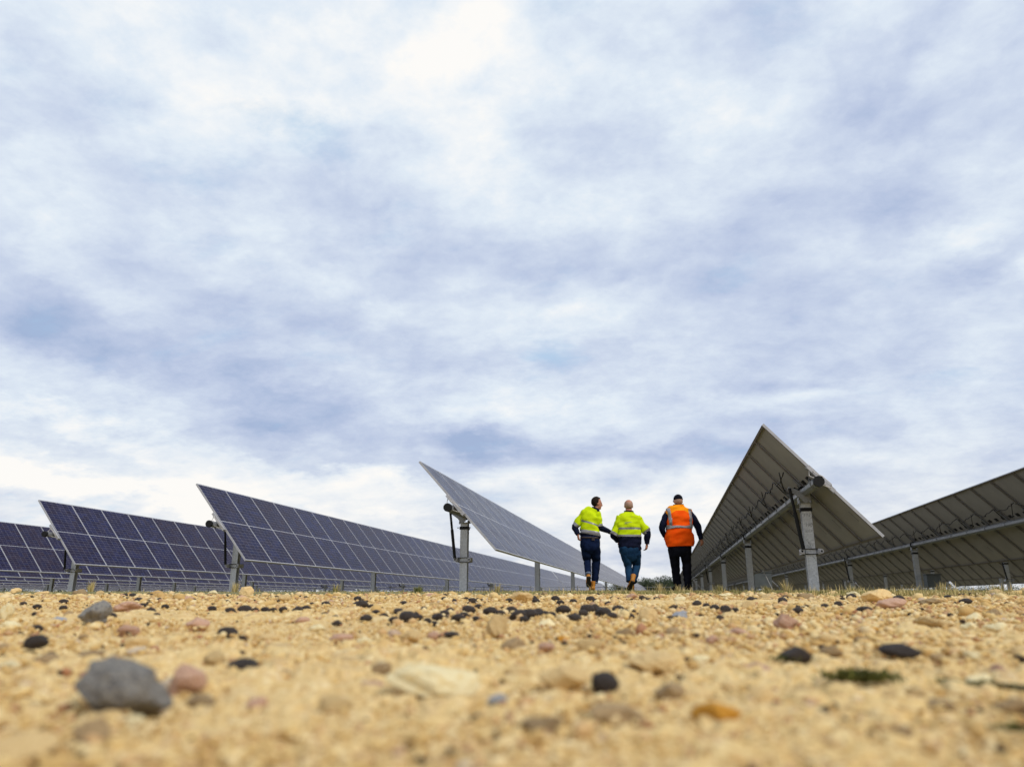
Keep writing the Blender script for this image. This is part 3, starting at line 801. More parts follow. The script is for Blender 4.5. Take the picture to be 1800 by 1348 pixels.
def module_meshes():
    # local axes: x across the row (down-slope), y along the row, z = outward normal of the glass
    hx, hy = ML / 2, MW / 2; fr = .011
    me = bpy.data.meshes.new('solar_panel')
    x, y = hx - fr, hy - fr
    V = [(-x, -y, .001), (x, -y, .001), (x, y, .001), (-x, y, .001), (-x, -y, -.005), (x, -y, -.005), (x, y, -.005), (-x, y, -.005)]
    Fc = [(0, 1, 2, 3), (7, 6, 5, 4)]
    me.from_pydata(V, [], Fc); me.materials.append(M['cells']); me.materials.append(M['backsheet'])
    me.polygons[1].material_index = 1
    uvl = me.uv_layers.new(name='UVMap')
    for p in me.polygons:
        for li in p.loop_indices:
            v = me.vertices[me.loops[li].vertex_index].co
            uvl.data[li].uv = ((v.y + y) / (2 * y), (v.x + x) / (2 * x))
    me.update()
    mb = MB(); t = MTH
    zc = .003 - t / 2
    mb.box((0, -hy + fr / 2, zc), (ML, fr, t)); mb.box((0, hy - fr / 2, zc), (ML, fr, t))
    mb.box((-hx + fr / 2, 0, zc), (fr, MW - 2 * fr - .0004, t)); mb.box((hx - fr / 2, 0, zc), (fr, MW - 2 * fr - .0004, t))
    # inner flange of the frame seen from behind, in the shade-darkened colour
    fl = .028; zf = .003 - t + .0022
    for s in (-1, 1):
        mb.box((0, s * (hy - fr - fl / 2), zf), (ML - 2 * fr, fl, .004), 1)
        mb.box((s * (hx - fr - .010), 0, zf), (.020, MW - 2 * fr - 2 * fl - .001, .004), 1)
    frame = mb.data('panel_frame', [M['alu'], M['alu_shaded']])
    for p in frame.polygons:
        if p.normal.z < -.5: p.material_index = 1  # all rear faces of the frame take the painted shade too
    jb = MB()
    jb.box((0, 0, 0), (.07, .10, .018))
    jbox = jb.data('junction_box', [M['black']])
    mk = MB(); mk.box((.62, -.18, -.0056), (.17, .025, .001))
    lab = mk.data('label_plate', [M['marker']])
    return me, frame, jbox, lab
ME_MOD, ME_FR, ME_JB, ME_LAB = module_meshes()

def post_mesh(h):
    """rolled I section, flanges facing along the row, head plate and bearing"""
    w, d, tf = .155, .15, .009; mb = MB()
    z0 = -.35; zc = (h + z0) / 2; L = h - z0
    mb.box((0, -d / 2, zc), (w, tf, L)); mb.box((0, d / 2, zc), (w, tf, L)); mb.box((0, 0, zc), (.008, d - tf - .001, L))
    return mb

def tracker(ix, seg, label, cat='solar tracker', near=False, back=False, group='solar trackers in parallel rows'):
    """row ix (5 = the one beside the man in orange), seg 0,1,2 = successive trackers along the row"""
    P = {5: (10.192, 1.3935, .8497), 4: (11.8965, 1.3755, .8342), 3: (13.594, 1.3647, .8788), 2: (15.34, 1.386, .8614), 6: (7.2, 1.495, .81)}
    y0, H, tilt = P.get(ix, (10.192 + (5 - ix) * 1.716, 1.385 if ix < 6 else 1.50, .858))
    X = X5 + (ix - 5) * SP - (.20 if ix > 5 else 0)
    Ys = y0 + seg * (NMOD * MPITCH + .55)
    zt = H + CAMZ + SLOPE * (Ys - y0)             # tube height at the near end
    gz = float(ground_z(X, Ys))
    root = thing('solar_tracker', label, cat, (X, Ys, gz), 0, group)
    root.rotation_euler = (math.atan(SLOPE), 0, 0)
    hz = zt - gz
    L = NMOD * MPITCH
    # torque tube
    mb = MB(); mb.tube([(0, -.22, hz), (0, L + .2, hz)], .062, 8, 0, True, PI / 8)
    tube = mb.build('torque_tube', M['galv'], root)
    mc = MB(); mc.tube([(0, -.262, hz), (0, -.205, hz)], .070, 10, 0, True, PI / 10)
    if near or seg: mc.build('end_cap', M['black'], tube)
    # modules
    ct, st = math.cos(tilt), math.sin(tilt)
    off = .062 + .028 + MTH
    n_ = Vector((st, 0, ct))
    stagger = 1 if back else 0
    for i in range(NMOD):
        y = (i + .5) * MPITCH
        o = bpy.data.objects.new('solar_panel', ME_MOD); COL.objects.link(o); o.parent = root
        o.location = (n_.x * (off - .003), y, hz + n_.z * (off - .003)); 
        o.rotation_euler = (0, tilt + random.uniform(-.0022, .0022), random.uniform(-.001, .001))
        f = bpy.data.objects.new('frame', ME_FR); COL.objects.link(f); f.parent = o
        if ix in (5, 6) and seg == 0 and i < 16:
            for yy in (-.34, 0, .34):
                j = bpy.data.objects.new('junction_box', ME_JB); COL.objects.link(j); j.parent = o; j.location = (-.10, yy, -.014)
            if i % 2 == 0 or i < 3:
                l_ = bpy.data.objects.new('label_plate', ME_LAB); COL.objects.link(l_); l_.parent = o
    # module rails: short channel over the tube between modules, with strap
    def rails(k0, k1):
        r = MB(); Rm = Matrix.Rotation(tilt, 3, 'Y')
        for i in range(k0, k1):
            y = i * MPITCH
            c = n_ * (.062 + .013) + Vector((0, y, hz))
            r.box(c, (.46, .055, .024), 0, Rm)
            r.tube([Vector((-.068 * ct * 0 + .066 * math.cos(a), y, hz + .066 * math.sin(a))) for a in np.linspace(0, 2 * PI, 9)], .005, 4)
            r.tube([Vector((-.069, y, hz - .01)), Vector((-.069, y, hz + .085))], .004, 4)
        return r
    rl = rails(0, NMOD + 1).build('module_clamps', M['galv'], root)
    # posts
    ys = [.86]; step = 7.75
    while ys[-1] + step < L: ys.append(ys[-1] + step); step = 8.1
    for k, y in enumerate(ys):
        wz = Ys + y
        gl = float(ground_z(X, wz)) - gz - SLOPE * y        # ground under this post in tracker space
        top = hz - .15
        pm = MB(); w, d, tf = .130, .10, .010; z0 = gl - .4
        zc, LL = (top + z0) / 2, top - z0
        pm.box((0, -d / 2, zc), (w, tf, LL)); pm.box((0, d / 2, zc), (w, tf, LL)); pm.box((0, 0, zc), (.009, d - tf - .001, LL))
        post = pm.build('post', M['post'], root, False, (0, y, 0))
        hd = MB()
        hd.box((0, 0, top + .006), (.18, .15, .012)); hd.box((0, 0, top - .085), (.155, .125, .05), 1)
        for sx in (-1, 1):
            hd.box((sx * .080, 0, top + .042), (.012, .10, .060)); hd.box((sx * .104, -.05, top - .08), (.03, .03, .012))
            hd.tube([(sx * .075, -.075, top - .02), (sx * .075, -.075, top + .04)], .009, 6)
        hd.box((0, 0, top + .078), (.17, .11, .012))
        hd.build('post_head', [M['galv'], M['black']], post)
        br = MB()
        br.tube([Vector((.083 * math.cos(a), 0, hz + .083 * math.sin(a))) for a in np.linspace(0, 2 * PI, 17)], .018, 6)
        br.build('bearing', M['black'], post)
        if k in (0, 3) and (near or back):
            # damper: arm on the tube, black strut, clamp round the post
            ax, az = -.215, .045
            yb = -.16
            arm = MB(); 
            arm.add([(-.02, yb - .006, hz - .165), (.055, yb - .006, hz - .13), (.06, yb - .006, hz + .0), (-.05, yb - .006, hz - .005), (ax, yb - .006, hz + az + .028), (ax - .03, yb - .006, hz + az), (ax - .01, yb - .006, hz + az - .03), (-.085, yb - .006, hz - .085),
                     (-.02, yb + .006, hz - .165), (.055, yb + .006, hz - .13), (.06, yb + .006, hz + .0), (-.05, yb + .006, hz - .005), (ax, yb + .006, hz + az + .028), (ax - .03, yb + .006, hz + az), (ax - .01, yb + .006, hz + az - .03), (-.085, yb + .006, hz - .085)],
                    [tuple(range(7, -1, -1)), tuple(range(8, 16))] + [(i, (i + 1) % 8, 8 + (i + 1) % 8, 8 + i) for i in range(8)])
            arm.tube([(ax, yb - .03, hz + az), (ax, yb + .03, hz + az)], .018, 8)
            arm.build('damper_arm', M['galv'], post)
            zl = gl + .53
            dm = MB(); p1 = Vector((ax, yb - .035, hz + az)); p2 = Vector((-.115, yb - .035, zl + .02))
            dm.tube([p1, p1.lerp(p2, .45)], .020, 10); dm.tube([p1.lerp(p2, .40), p2], .026, 10)
            dm.build('damper_strut', M['black'], post)
            cl = MB()
            for dz_ in (-.035, .035):
                cl.tube([(-.12, -.09, zl + dz_), (.12, -.09, zl + dz_)], .007, 6, 1)
                cl.tube([(-.12, .09, zl + dz_), (.12, .09, zl + dz_)], .007, 6, 1)
            for sx in (-1, 1):
                cl.box((sx * .105, 0, zl), (.035, .22, .075), 0)
                cl.tube([(sx * .125, -.15, zl), (sx * .125, -.09, zl)], .030, 10, 0); cl.tube([(sx * .125, -.156, zl), (sx * .125, -.15, zl)], .014, 8, 1)
            cl.build('post_clamp', [M['alu'], M['black']], post)
    # wiring along the back, and white ties at the near end
    if back:
        cb = MB(); rs = random.Random(ix * 7 + seg)
        u_ = Vector((-ct, 0, st))                     # up the slope
        bk = lambda s, y, lift=.03: n_ * (off - MTH - lift) + u_ * s + Vector((0, y, hz))
        nn = NMOD if seg == 0 else 0
        for i in range(1, nn):
            y = i * MPITCH; seg_n = 9 if i < 16 else 5
            pts = []
            s0 = .36 + .05 * rs.random(); s1 = .36 + .05 * rs.random()
            for k in range(seg_n + 1):
                q = k / seg_n; sag = 4 * q * (1 - q)
                b = bk(s0 * (1 - q) + s1 * q, y - MPITCH / 2 * 0 + q * MPITCH, .035)
                pts.append(b + Vector((0, 0, -sag * rs.uniform(.05, .11))))
            cb.tube(pts, .009, 5)
            if i % 2 == 1:
                pts = []
                for k in range(seg_n + 1):
                    q = k / seg_n
                    b = bk(.40 * (1 - q) + .10 * q, y + q * MPITCH * .55, .05)
                    pts.append(b + Vector((-.04, 0, -.16 * 4 * q * (1 - q) * (1 - .4 * q))))
                cb.tube(pts, .0075, 5)
            if i % 2 == 0 and i < 20:
                cb.tube([bk(.38, y, .03), bk(.22, y + .03, .03), bk(.06, y + .02, .02)], .011, 5)
            # connectors
            cb.tube([pts[seg_n // 2] - Vector((0, .05, 0)), pts[seg_n // 2] + Vector((0, .05, 0))], .012, 6)
        cb.build('cable_string', M['cable'], root, True)
    if near:
        wc = MB(); e = n_ * (off - .02) + Vector((0, -.02, hz))
        u_ = Vector((-ct, 0, st))
        wc.tube([e + u_ * .20, e + u_ * .18 + Vector((-.03, -.02, -.10)), Vector((-.03, -.14, hz + .06))], .006, 6)
        wc.tube([e + u_ * .20, e + u_ * .12 + Vector((.0, -.07, -.03)), e + u_ * .02 + Vector((.01, -.09, 0)), e - u_ * .12 + Vector((.02, -.07, 0)), e - u_ * .17], .006, 6)
        wc.tube([Vector((.05, -.15, hz - .03)), e - u_ * .13 + Vector((-.04, -.10, -.03)), e - u_ * .18 + Vector((0, -.02, 0))], .005, 6)
        wc.build('white_tie_cable', M['white_cable'], root, True)
        r = MB(); Rm = Matrix.Rotation(tilt, 3, 'Y')
        r.box(n_ * .092 + Vector((0, -.035, hz)), (.44, .05, .05), 0, Rm)
        r.build('end_bracket', M['alu'], root)
    return root

ORD = {2: 'second', 3: 'third', 4: 'fourth', 5: 'fifth', 6: 'sixth', 7: 'seventh', 8: 'eighth', 9: 'ninth', 10: 'tenth', 11: 'eleventh', 12: 'twelfth'}
LBL = {
 (5, 0): 'big tracker right of the man in orange, beige panel backs and looped black cables',
 (4, 0): 'tracker just left of the walking men, on the post with the black strut',
 (3, 0): 'blue panelled tracker with its near corner left of centre, second row left',
 (2, 0): 'tracker with dark blue panels whose near corner shows close to the left edge',
 (1, 0): 'tracker cut off by the left edge, dark blue panels behind the left hand corner',
 (6, 0): 'tracker cut off by the right edge, long line of grey panel backs',
}
t5 = None
for ix in range(-6, 14):
    segs = 3 if ix in (4, 5, 6) else (2 if 0 <= ix <= 8 else 1)
    for sg in range(segs):
        if (ix, sg) in LBL: lb = LBL[(ix, sg)]
        else:
            row_ = ('row left of' if ix <= 4 else 'row right of'); k_ = ORD.get(5 - ix if ix <= 4 else ix - 4, 'first')
            lb = (f"tracker mostly hidden behind others, {k_} {row_} the three men" if sg == 0 else
                  f"{'second' if sg == 1 else 'third'} tracker back in the {k_} {row_} the three men")
        r_ = tracker(ix, sg, lb, near=(sg == 0 and 1 <= ix <= 7), back=(ix >= 5))
        if (ix, sg) == (5, 0): t5 = r_

# hand written figures on the near post of the big right hand tracker
def handwriting(parent):
    y = .86 - .05 - .0065
    hz = 1.3935 + CAMZ - float(ground_z(X5, 10.192))
    for txt, dz_, s, dx in (("112", -.33, .062, 0), ("190", -.47, .066, .01), ("3057", -.55, .048, .0)):
        cu = bpy.data.curves.new('t', 'FONT'); cu.body = txt; cu.size = s; cu.align_x = 'CENTER'; cu.extrude = .0004; cu.offset = -.0008; cu.shear = .15
        tmp = bpy.data.objects.new('t', cu); COL.objects.link(tmp)
        dg = bpy.context.evaluated_depsgraph_get(); me = bpy.data.meshes.new_from_object(tmp.evaluated_get(dg))
        bpy.data.objects.remove(tmp); me.materials.clear(); me.materials.append(M['marker'])
        obj('handwritten_mark', me, parent, (dx, y, hz + dz_), (PI / 2, 0, 0))
    mb = MB(); rs = random.Random(4)
    for i in range(16):
        a = Vector((rs.uniform(-.06, .03), y, hz - .62 - rs.random() * .30)); b = a + Vector((rs.uniform(.01, .05), 0, rs.uniform(-.09, .02)))
        mb.tube([a, a.lerp(b, .5) + Vector((.008, 0, 0)), b], .0014, 4)
    mb.build('handwritten_mark', M['marker'], parent)
handwriting(t5)

# small grey enclosures on legs and pale stays far down the aisle on the right
def enclosure(px, dist, w, h, label, zoff=.18):
    d = px_dir(px, 1046.5); q = d / float(d @ HEAD) * dist
    r = thing('junction_cabinet', label, 'cabinet', (q[0], q[1], float(ground_z(q[0], q[1]))), 0)
    mb = MB(); mb.box((0, 0, zoff + h / 2), (w, .3, h)); mb.box((0, 0, zoff + h + .01), (w + .05, .36, .02)); mb.build('cabinet_body', M['box'], r)
    dd = MB(); dd.box((0, -.156, zoff + h / 2), (w * .9, .012, h * .88)); dd.tube([(w * .36, -.18, zoff + h * .45), (w * .36, -.18, zoff + h * .6)], .01, 6); dd.build('cabinet_door', M['box'], r)
    for s in (-1, 1):
        l_ = MB(); l_.box((s * w * .4, 0, zoff / 2 - .15), (.05, .05, zoff + .3)); l_.build('leg', M['galv'], r)
enclosure(1342, 24, .55, .48, 'grey box on legs low behind the second post of the right hand tracker')
enclosure(1643, 21.5, .36, .34, 'small dark box low behind the right hand rows')

def stay(px0, py0, px1, py1, dist, label):
    a = px_dir(px0, py0); b = px_dir(px1, py1)
    A_ = CAM + a / float(a @ HEAD) * dist; B_ = CAM + b / float(b @ HEAD) * dist
    B_[2] = float(ground_z(B_[0], B_[1])) - .05
    mb = MB(); mb.tube([Vector((0, 0, 0)), Vector(B_ - A_)], .014, 8); mb.box((0, 0, .012), (.04, .04, .03))
    o = mb.build('bracing_rod', M['alu'], None, False, tuple(A_)); tag(o, label, 'rod', 'pale rods low under the right hand trackers')
stay(1342, 1004, 1361, 1027, 19.5, 'pale slanting rod beside the grey box on legs')
stay(1497, 1015, 1507, 1024, 22, 'short pale slanting rod between the right hand posts')
stay(1220, 1020, 1230, 1034, 23, 'pale slanting rod near the orange vest man\'s right foot')

# ------------------------------------------------------------------ wire fence closing the field in the far distance
def fence():
    r = thing('wire_fence', 'low wire fence crossing the gap in front of the dark trees', 'fence', tuple(CAM * 0))
    D_ = 41.0; o0 = HEAD * D_
    wi = MB()
    for zz in (.47, .30):
        pts = []
        for u in np.linspace(-9, 11, 21):
            p = o0 + RIGHT * u; pts.append((p[0], p[1], float(ground_z(p[0], p[1])) + zz))
        wi.tube(pts, .012, 4)
    wi.build('wire', M['galv'], r)
    for u in np.linspace(-9, 11, 9):
        p = o0 + RIGHT * u; g = float(ground_z(p[0], p[1]))
        mb = MB(); mb.tube([(p[0], p[1], g - .2), (p[0], p[1], g + .55)], .02, 6); mb.build('fence_post', M['galv'], r)
fence()

# ------------------------------------------------------------------ trees in the distance
def leafmat():
    m, T, b = mat("foliage", (.04, .06, .02), .75)
    st = T.n('ShaderNodeAttribute', attribute_name='stone').outputs['Fac']
    T.put(b.inputs['Base Color'], T.ramp(st, [(0, (.018, .03, .010)), (.5, (.036, .055, .018)), (1, (.085, .105, .035))]))
    return m
M['leaf'] = leafmat()
M['bark'] = noisy("bark", (.10, .08, .06), (.16, .13, .10), 8, .9, 0, .5, .02)
def tree(px, dist, h, w, label, seed):
    d = px_dir(px, 1046.5); q = d / float(d @ HEAD) * dist
    gz = float(ground_z(q[0], q[1])); rs = np.random.default_rng(seed)
    root = thing('tree', label, 'tree', (q[0], q[1], gz), 0, 'trees beyond the far end of the rows')
    mb = MB(); mb.tube([(0, 0, -.3), (.1, 0, h * .3), (-.1, .1, h * .55), (0, 0, h * .8)], [h * .035, h * .028, h * .018, h * .006], 8)
    cen = []
    for i in range(22):
        a = rs.uniform(0, 6.28); rr = w * .5 * math.sqrt(rs.random()) * .85; z = h * rs.uniform(.1, .9)
        rr *= math.sqrt(max(.1, 1 - ((z / h - .5) / .55) ** 2))
        c = np.array([rr * math.cos(a), rr * math.sin(a), z]); cen.append((c, w * rs.uniform(.15, .26)))
        mb.tube([(0, 0, z * .55), tuple(c * .6 + np.array([0, 0, z * .25])), tuple(c)], [h * .012, h * .008, h * .003], 5)
    mb.build('trunk', M['bark'], root)
    n = 5200; V = []; A = []
    ci = rs.integers(0, len(cen), n)
    C_ = np.array([cen[i][0] for i in ci]); Rr = np.array([cen[i][1] for i in ci])
    dv = rs.normal(size=(n, 3)); dv /= np.linalg.norm(dv, axis=1)[:, None]
    P = C_ + dv * (Rr * rs.random(n) ** .4)[:, None] * np.array([1, 1, .75])
    s = h * .036 * rs.uniform(.6, 1.4, n)
    a = rs.normal(size=(n, 3)); a /= np.linalg.norm(a, axis=1)[:, None]; b = np.cross(a, rs.normal(size=(n, 3))); b /= np.linalg.norm(b, axis=1)[:, None]
    Q = np.stack([P - a * s[:, None], P + b * s[:, None] * .5, P + a * s[:, None], P - b * s[:, None] * .5], 1).reshape(-1, 3)
    Fc = np.arange(n * 4).reshape(n, 4)
    me = fastmesh('crown', Q, Fc, [M['leaf']])
    cc = np.clip(.2 + .55 * rs.random(len(cen))[ci] + .25 * rs.random(n) - .1, 0, 1)
    at = me.attributes.new('stone', 'FLOAT', 'POINT'); at.data.foreach_set('value', np.repeat(cc, 4).astype(np.float32))
    obj('crown', me, root)
TR = [(1104, 150, 3.2, 7.0, 'leftmost dark tree of the far clump, partly behind the white haired man'),
      (1122, 158, 3.0, 8.5, 'low dark tree second from the left in the far clump'),
      (1139, 150, 3.5, 7.0, 'round dark tree third from the left in the far clump'),
      (1156, 160, 3.1, 8.0, 'low dark tree between the round one and the tallest one of the far clump'),
      (1170, 146, 3.4, 7.0, 'paler tree just left of the tallest one in the far clump'),
      (1182, 150, 4.0, 6.5, 'tallest tree of the far clump, partly behind the man in orange'),
      (1200, 156, 3.4, 8.5, 'dark tree seen behind the legs of the man in orange')]
for k, a in enumerate(TR): tree(*a, 50 + k)
# ------------------------------------------------------------------ people
PD = 14.3
M['skin'] = noisy("skin", (.50, .22, .13), (.42, .17, .10), 14, .55, 0, .1)
M['hair_d'] = noisy("dark_hair", (.012, .008, .006), (.024, .016, .011), 90, .8, 0, .6, .004, spec=.1)
M['hair_g'] = noisy("grey_stubble", (.46, .28, .20), (.34, .19, .13), 90, .7, 0, .4, .002)
M['yellow'] = noisy("yellow_hi_vis", (.62, .76, .008), (.54, .70, .006), 9, .75, 0, .3, .006, spec=.06)
M['orange'] = noisy("orange_hi_vis", (1.0, .115, .004), (.95, .085, .003), 9, .75, 0, .35, .008, spec=.06)
M['orange_lit'] = noisy("orange_hi_vis_lit", (1.0, .36, .006), (1.0, .28, .005), 9, .75, 0, .35, .008, spec=.06)  # same vest cloth lightened: light on its upper part put into the colour
M['tape'] = noisy("reflective_tape", (.34, .325, .335), (.25, .24, .25), 18, .4, .2, .2)
M['navy'] = noisy("navy_cotton", (.006, .008, .022), (.012, .014, .034), 20, .9, 0, .3, .005, spec=.06)
M['denim'] = noisy("dark_denim", (.003, .006, .022), (.009, .018, .055), 9, .9, 0, .4, .006, spec=.06)
M['denim2'] = noisy("faded_denim", (.006, .022, .060), (.018, .060, .13), 6, .9, 0, .4, .006, spec=.06)
M['cuff'] = noisy("turned_denim_cuff", (.10, .13, .20), (.14, .18, .25), 20, .9, 0, .3, .004)
M['blackc'] = noisy("black_trousers", (.006, .006, .010), (.012, .012, .018), 12, .9, 0, .4, .006, spec=.06)
M['boot'] = noisy("tan_boot_leather", (.62, .27, .035), (.50, .19, .025), 16, .6, 0, .3, .004)
M['sole'] = noisy("boot_sole", (.02, .016, .012), (.04, .03, .022), 30, .8, 0, .2, spec=.2)
M['eye'] = noisy("eye", (.02, .015, .012), (.03, .02, .015), 30, .2, 0, 0)
M['lip'] = noisy("lips", (.32, .11, .08), (.28, .10, .07), 30, .5, 0, 0)
M['leather'] = noisy("brown_belt", (.022, .012, .010), (.04, .02, .014), 30, .6, 0, 0)

def loft(nodes, n=24, sub=6, side=(1, 0, 0), sq=2.0, cap=True, matf=None, wrinkle=0.0, seed=0, wf=(9, 30)):
    """smooth tube through nodes (pos, ra, rb); ra along side, rb across. returns V, F, M"""
    P = np.array([q[0] for q in nodes], float); R2 = np.array([[q[1], q[2]] for q in nodes], float)
    k = len(P); ts = np.linspace(0, k - 1, (k - 1) * sub + 1)
    def cr(A, t):
        i = int(min(k - 2, math.floor(t))); f = t - i
        a, b, c, d = A[max(i - 1, 0)], A[i], A[i + 1], A[min(i + 2, k - 1)]
        return .5 * ((2 * b) + (c - a) * f + (2 * a - 5 * b + 4 * c - d) * f * f + (3 * b - a - 3 * c + d) * f ** 3)
    C_ = np.array([cr(P, t) for t in ts]); Q = np.maximum(np.array([cr(R2, t) for t in ts]), .002)
    V = []; sd = np.array(side, float)
    for i in range(len(C_)):
        t = C_[min(i + 1, len(C_) - 1)] - C_[max(i - 1, 0)]; t /= np.linalg.norm(t) + 1e-9
        u = sd - t * (sd @ t); u /= np.linalg.norm(u) + 1e-9; w = np.cross(t, u)
        for j in range(n):
            a = 2 * PI * j / n; ca, sa = math.cos(a), math.sin(a)
            e = 2 / sq; x = abs(ca) ** e * (1 if ca > 0 else -1); y = abs(sa) ** e * (1 if sa > 0 else -1)
            p = C_[i] + u * Q[i, 0] * x + w * Q[i, 1] * y
            if wrinkle:
                d = u * x + w * y
                q1 = vnoise(np.array([p[0] * wf[0] + p[2] * wf[0] * .7 + seed]), np.array([p[2] * wf[1] * .6 - p[0] * wf[0] + p[1] * 7]), seed)[0] - .5
                p = p + d * wrinkle * 2 * q1
            V.append(p)
    L = len(C_)
    Fc, Mt = [], []
    for i in range(L - 1):
        for j in range(n):
            Fc.append((i * n + j, i * n + (j + 1) % n, (i + 1) * n + (j + 1) % n, (i + 1) * n + j))
            Mt.append(matf(ts[i] + .5 / sub, 2 * PI * (j + .5) / n, (V[i * n + j] + V[(i + 1) * n + j]) / 2) if matf else 0)
    if cap:
        V.append(C_[0]); V.append(C_[-1]); a, b = len(V) - 2, len(V) - 1
        for j in range(n):
            Fc.append((a, (j + 1) % n, j)); Mt.append(Mt[0]); Fc.append((b, (L - 1) * n + j, (L - 1) * n + (j + 1) % n)); Mt.append(Mt[(L - 2) * n])
    return V, Fc, Mt

def ellip(c, r, sub=3, R=None):
    V, Fc = ico(sub); V = V * np.array(r)
    if R is not None: V = V @ np.array(R).T
    return [tuple(v) for v in V + np.array(c)], [tuple(f) for f in Fc], [0] * len(Fc)

def remeshed(name, mb, mats, parent, vox=.008, smooth=3):
    me = mb.data('tmp', mats); tmp = bpy.data.objects.new('tmp', me); COL.objects.link(tmp)
    md = tmp.modifiers.new('r', 'REMESH'); md.mode = 'VOXEL'; md.voxel_size = vox; md.use_smooth_shade = True
    sm = tmp.modifiers.new('s', 'SMOOTH'); sm.factor = .5; sm.iterations = smooth
    dg = bpy.context.evaluated_depsgraph_get(); out = bpy.data.meshes.new_from_object(tmp.evaluated_get(dg))
    bpy.data.objects.remove(tmp); out.name = name
    out.materials.clear()
    for m in mats: out.materials.append(m)
    return obj(name, out, parent)

class Figure:
    """ox, oy: corner of the photo crop the joints were read from, 7.49 crop units to a photo pixel"""
    def __init__(s, ox, oy, foot_u, label, dist=PD):
        s.ox, s.oy, s.d = ox, oy, dist
        q = s._w(foot_u, 1305); gz = float(ground_z(q[0], q[1]))
        s.g0 = np.array([q[0], q[1], gz])
        s.root = thing('person', label, 'person', tuple(s.g0), YAW, 'men walking away between the tracker rows')
    def _w(s, u, v, w=0.0):
        d = px_dir(s.ox + u / 7.49, s.oy + v / 7.49)
        return CAM + d / float(d @ HEAD) * (s.d + w)
    def __call__(s, u, v, w=0.0):
        q = s._w(u, v, w) - s.g0
        return np.array([q @ RIGHT, q @ HEAD, q[2]])
K = PD / F_PX / 7.49          # metres per crop unit

def hand(mb, wrist, dirn, palm_side, curl=.5, size=1.0, thumb=1):
    """palm and five bent fingers; dirn = along the hand, palm_side = towards which the fingers curl"""
    d = Vector(dirn).normalized(); c = Vector(palm_side); c = (c - d * c.dot(d)).normalized(); s = d.cross(c)
    W0 = Vector(wrist)
    mb.add(*loft([(W0 - d * .03, .027, .020), (W0 + d * .01, .029, .019), (W0 + d * .05 * size, .040 * size, .016), (W0 + d * .09 * size, .041 * size, .014)], 14, 3, tuple(s)))
    for k, (off, L) in enumerate(((-.030, .070), (-.010, .080), (.010, .076), (.029, .060))):
        b = W0 + d * .085 * size + s * off * size; p = b; pts = [p - d * .012]; a = .25 * curl
        for seg in (.42, .33, .25):
            pts.append(p); a += curl * .75; p = p + (d * math.cos(a) + c * math.sin(a)) * L * seg * size
        pts.append(p)
        mb.tube(pts, [.0095, .0095, .009, .008, .0065], 8)
    b = W0 + d * .03 * size + s * (-.034 * thumb) * size
    mb.tube([b, b + (d * .5 - s * .6 * thumb + c * .3).normalized() * .035, b + (d * .8 - s * .45 * thumb + c * .5).normalized() * .062], [.012, .0105, .008], 8)

def limb(mb, pts, rads, side=(1, 0, 0), **kw):
    mb.add(*loft([(p, r[0], r[1]) if isinstance(r, tuple) else (p, r, r) for p, r in zip(pts, rads)], side=side, **kw))

def head(mb, c, face, up=(0, 0, 1), s=1.0):
    """skull, jaw, nose, brow, ears; face = direction looked at. c = middle of the head. returns axes"""
    f = Vector(face).normalized(); u = Vector(up); u = (u - f * u.dot(f)).normalized(); r = f.cross(u)
    R = Matrix((r, f, u)).transposed(); Rn = np.array([list(x) for x in R])
    P = lambda x, y, z: Vector(c) + r * x * s + f * y * s + u * z * s
    mb.add(*ellip(P(0, -.012, .025), (.078 * s, .097 * s, .095 * s), 3, Rn))
    mb.add(*ellip(P(0, .025, -.035), (.060 * s, .068 * s, .085 * s), 3, Rn))
    mb.add(*ellip(P(0, .062, -.085), (.034 * s, .030 * s, .028 * s), 2, Rn))
    mb.add(*ellip(P(0, .082, .022), (.052 * s, .016 * s, .014 * s), 2, Rn))
    mb.tube([P(0, .088, .02), P(0, .108, -.012), P(0, .112, -.026), P(0, .092, -.036)], [.008, .013, .016, .008], 8)
    for e in (-1, 1):
        mb.add(*ellip(P(e * .079, -.005, -.008), (.012 * s, .022 * s, .034 * s), 2, Rn))
        mb.add(*ellip(P(e * .040, .065, -.02), (.020, .018, .018), 2, Rn))
    return P, Rn

def face_parts(P, Rn, parent):
    for e in (-1, 1):
        m = MB(); m.add(*ellip(P(e * .030, .083, .004), (.012, .009, .007), 2, Rn)); m.build('eye', M['eye'], parent, True)
    m = MB(); m.add(*ellip(P(0, .087, -.058), (.022, .008, .005), 2, Rn)); m.build('lips', M['lip'], parent, True)

def boot(F, heel, toe, ankle, name='boot', mats=None, s=1.0):
    """heel/toe at the sole, ankle above the heel"""
    mats = mats or [M['boot'], M['sole']]
    h, t, a = Vector(heel), Vector(toe), Vector(ankle)
    fd = (t - h).normalized(); up = (a - h); up = (up - fd * up.dot(fd)).normalized(); sd = fd.cross(up)
    L = (t - h).length; P = lambda x, z: h + fd * x * L + up * z
    mb = MB()
    mb.add(*loft([(P(-.02, .045), .030, .034), (P(.10, .055), .040, .046), (P(.32, .062), .042, .055), (P(.58, .050), .048, .043), (P(.82, .042), .047, .034), (P(.98, .034), .030, .020)], 18, 4, tuple(sd)))
    mb.add(*loft([(P(.12, .05), .040, .052), (P(.13, .10), .040, .050), (P(.10, .15), .045, .052), (P(.09, .185), .049, .056)], 18, 4, tuple(sd)))
    b = mb.build(name, mats[0], F.root, True)
    sm = MB(); sm.add(*loft([(P(-.05, .008), .034, .014), (P(.12, .008), .042, .016), (P(.4, .010), .038, .012), (P(.65, .008), .050, .013), (P(.9, .010), .044, .012), (P(1.01, .014), .022, .010)], 18, 3, tuple(sd), sq=3))
    sm.build('sole', mats[1], b, True)
    return b

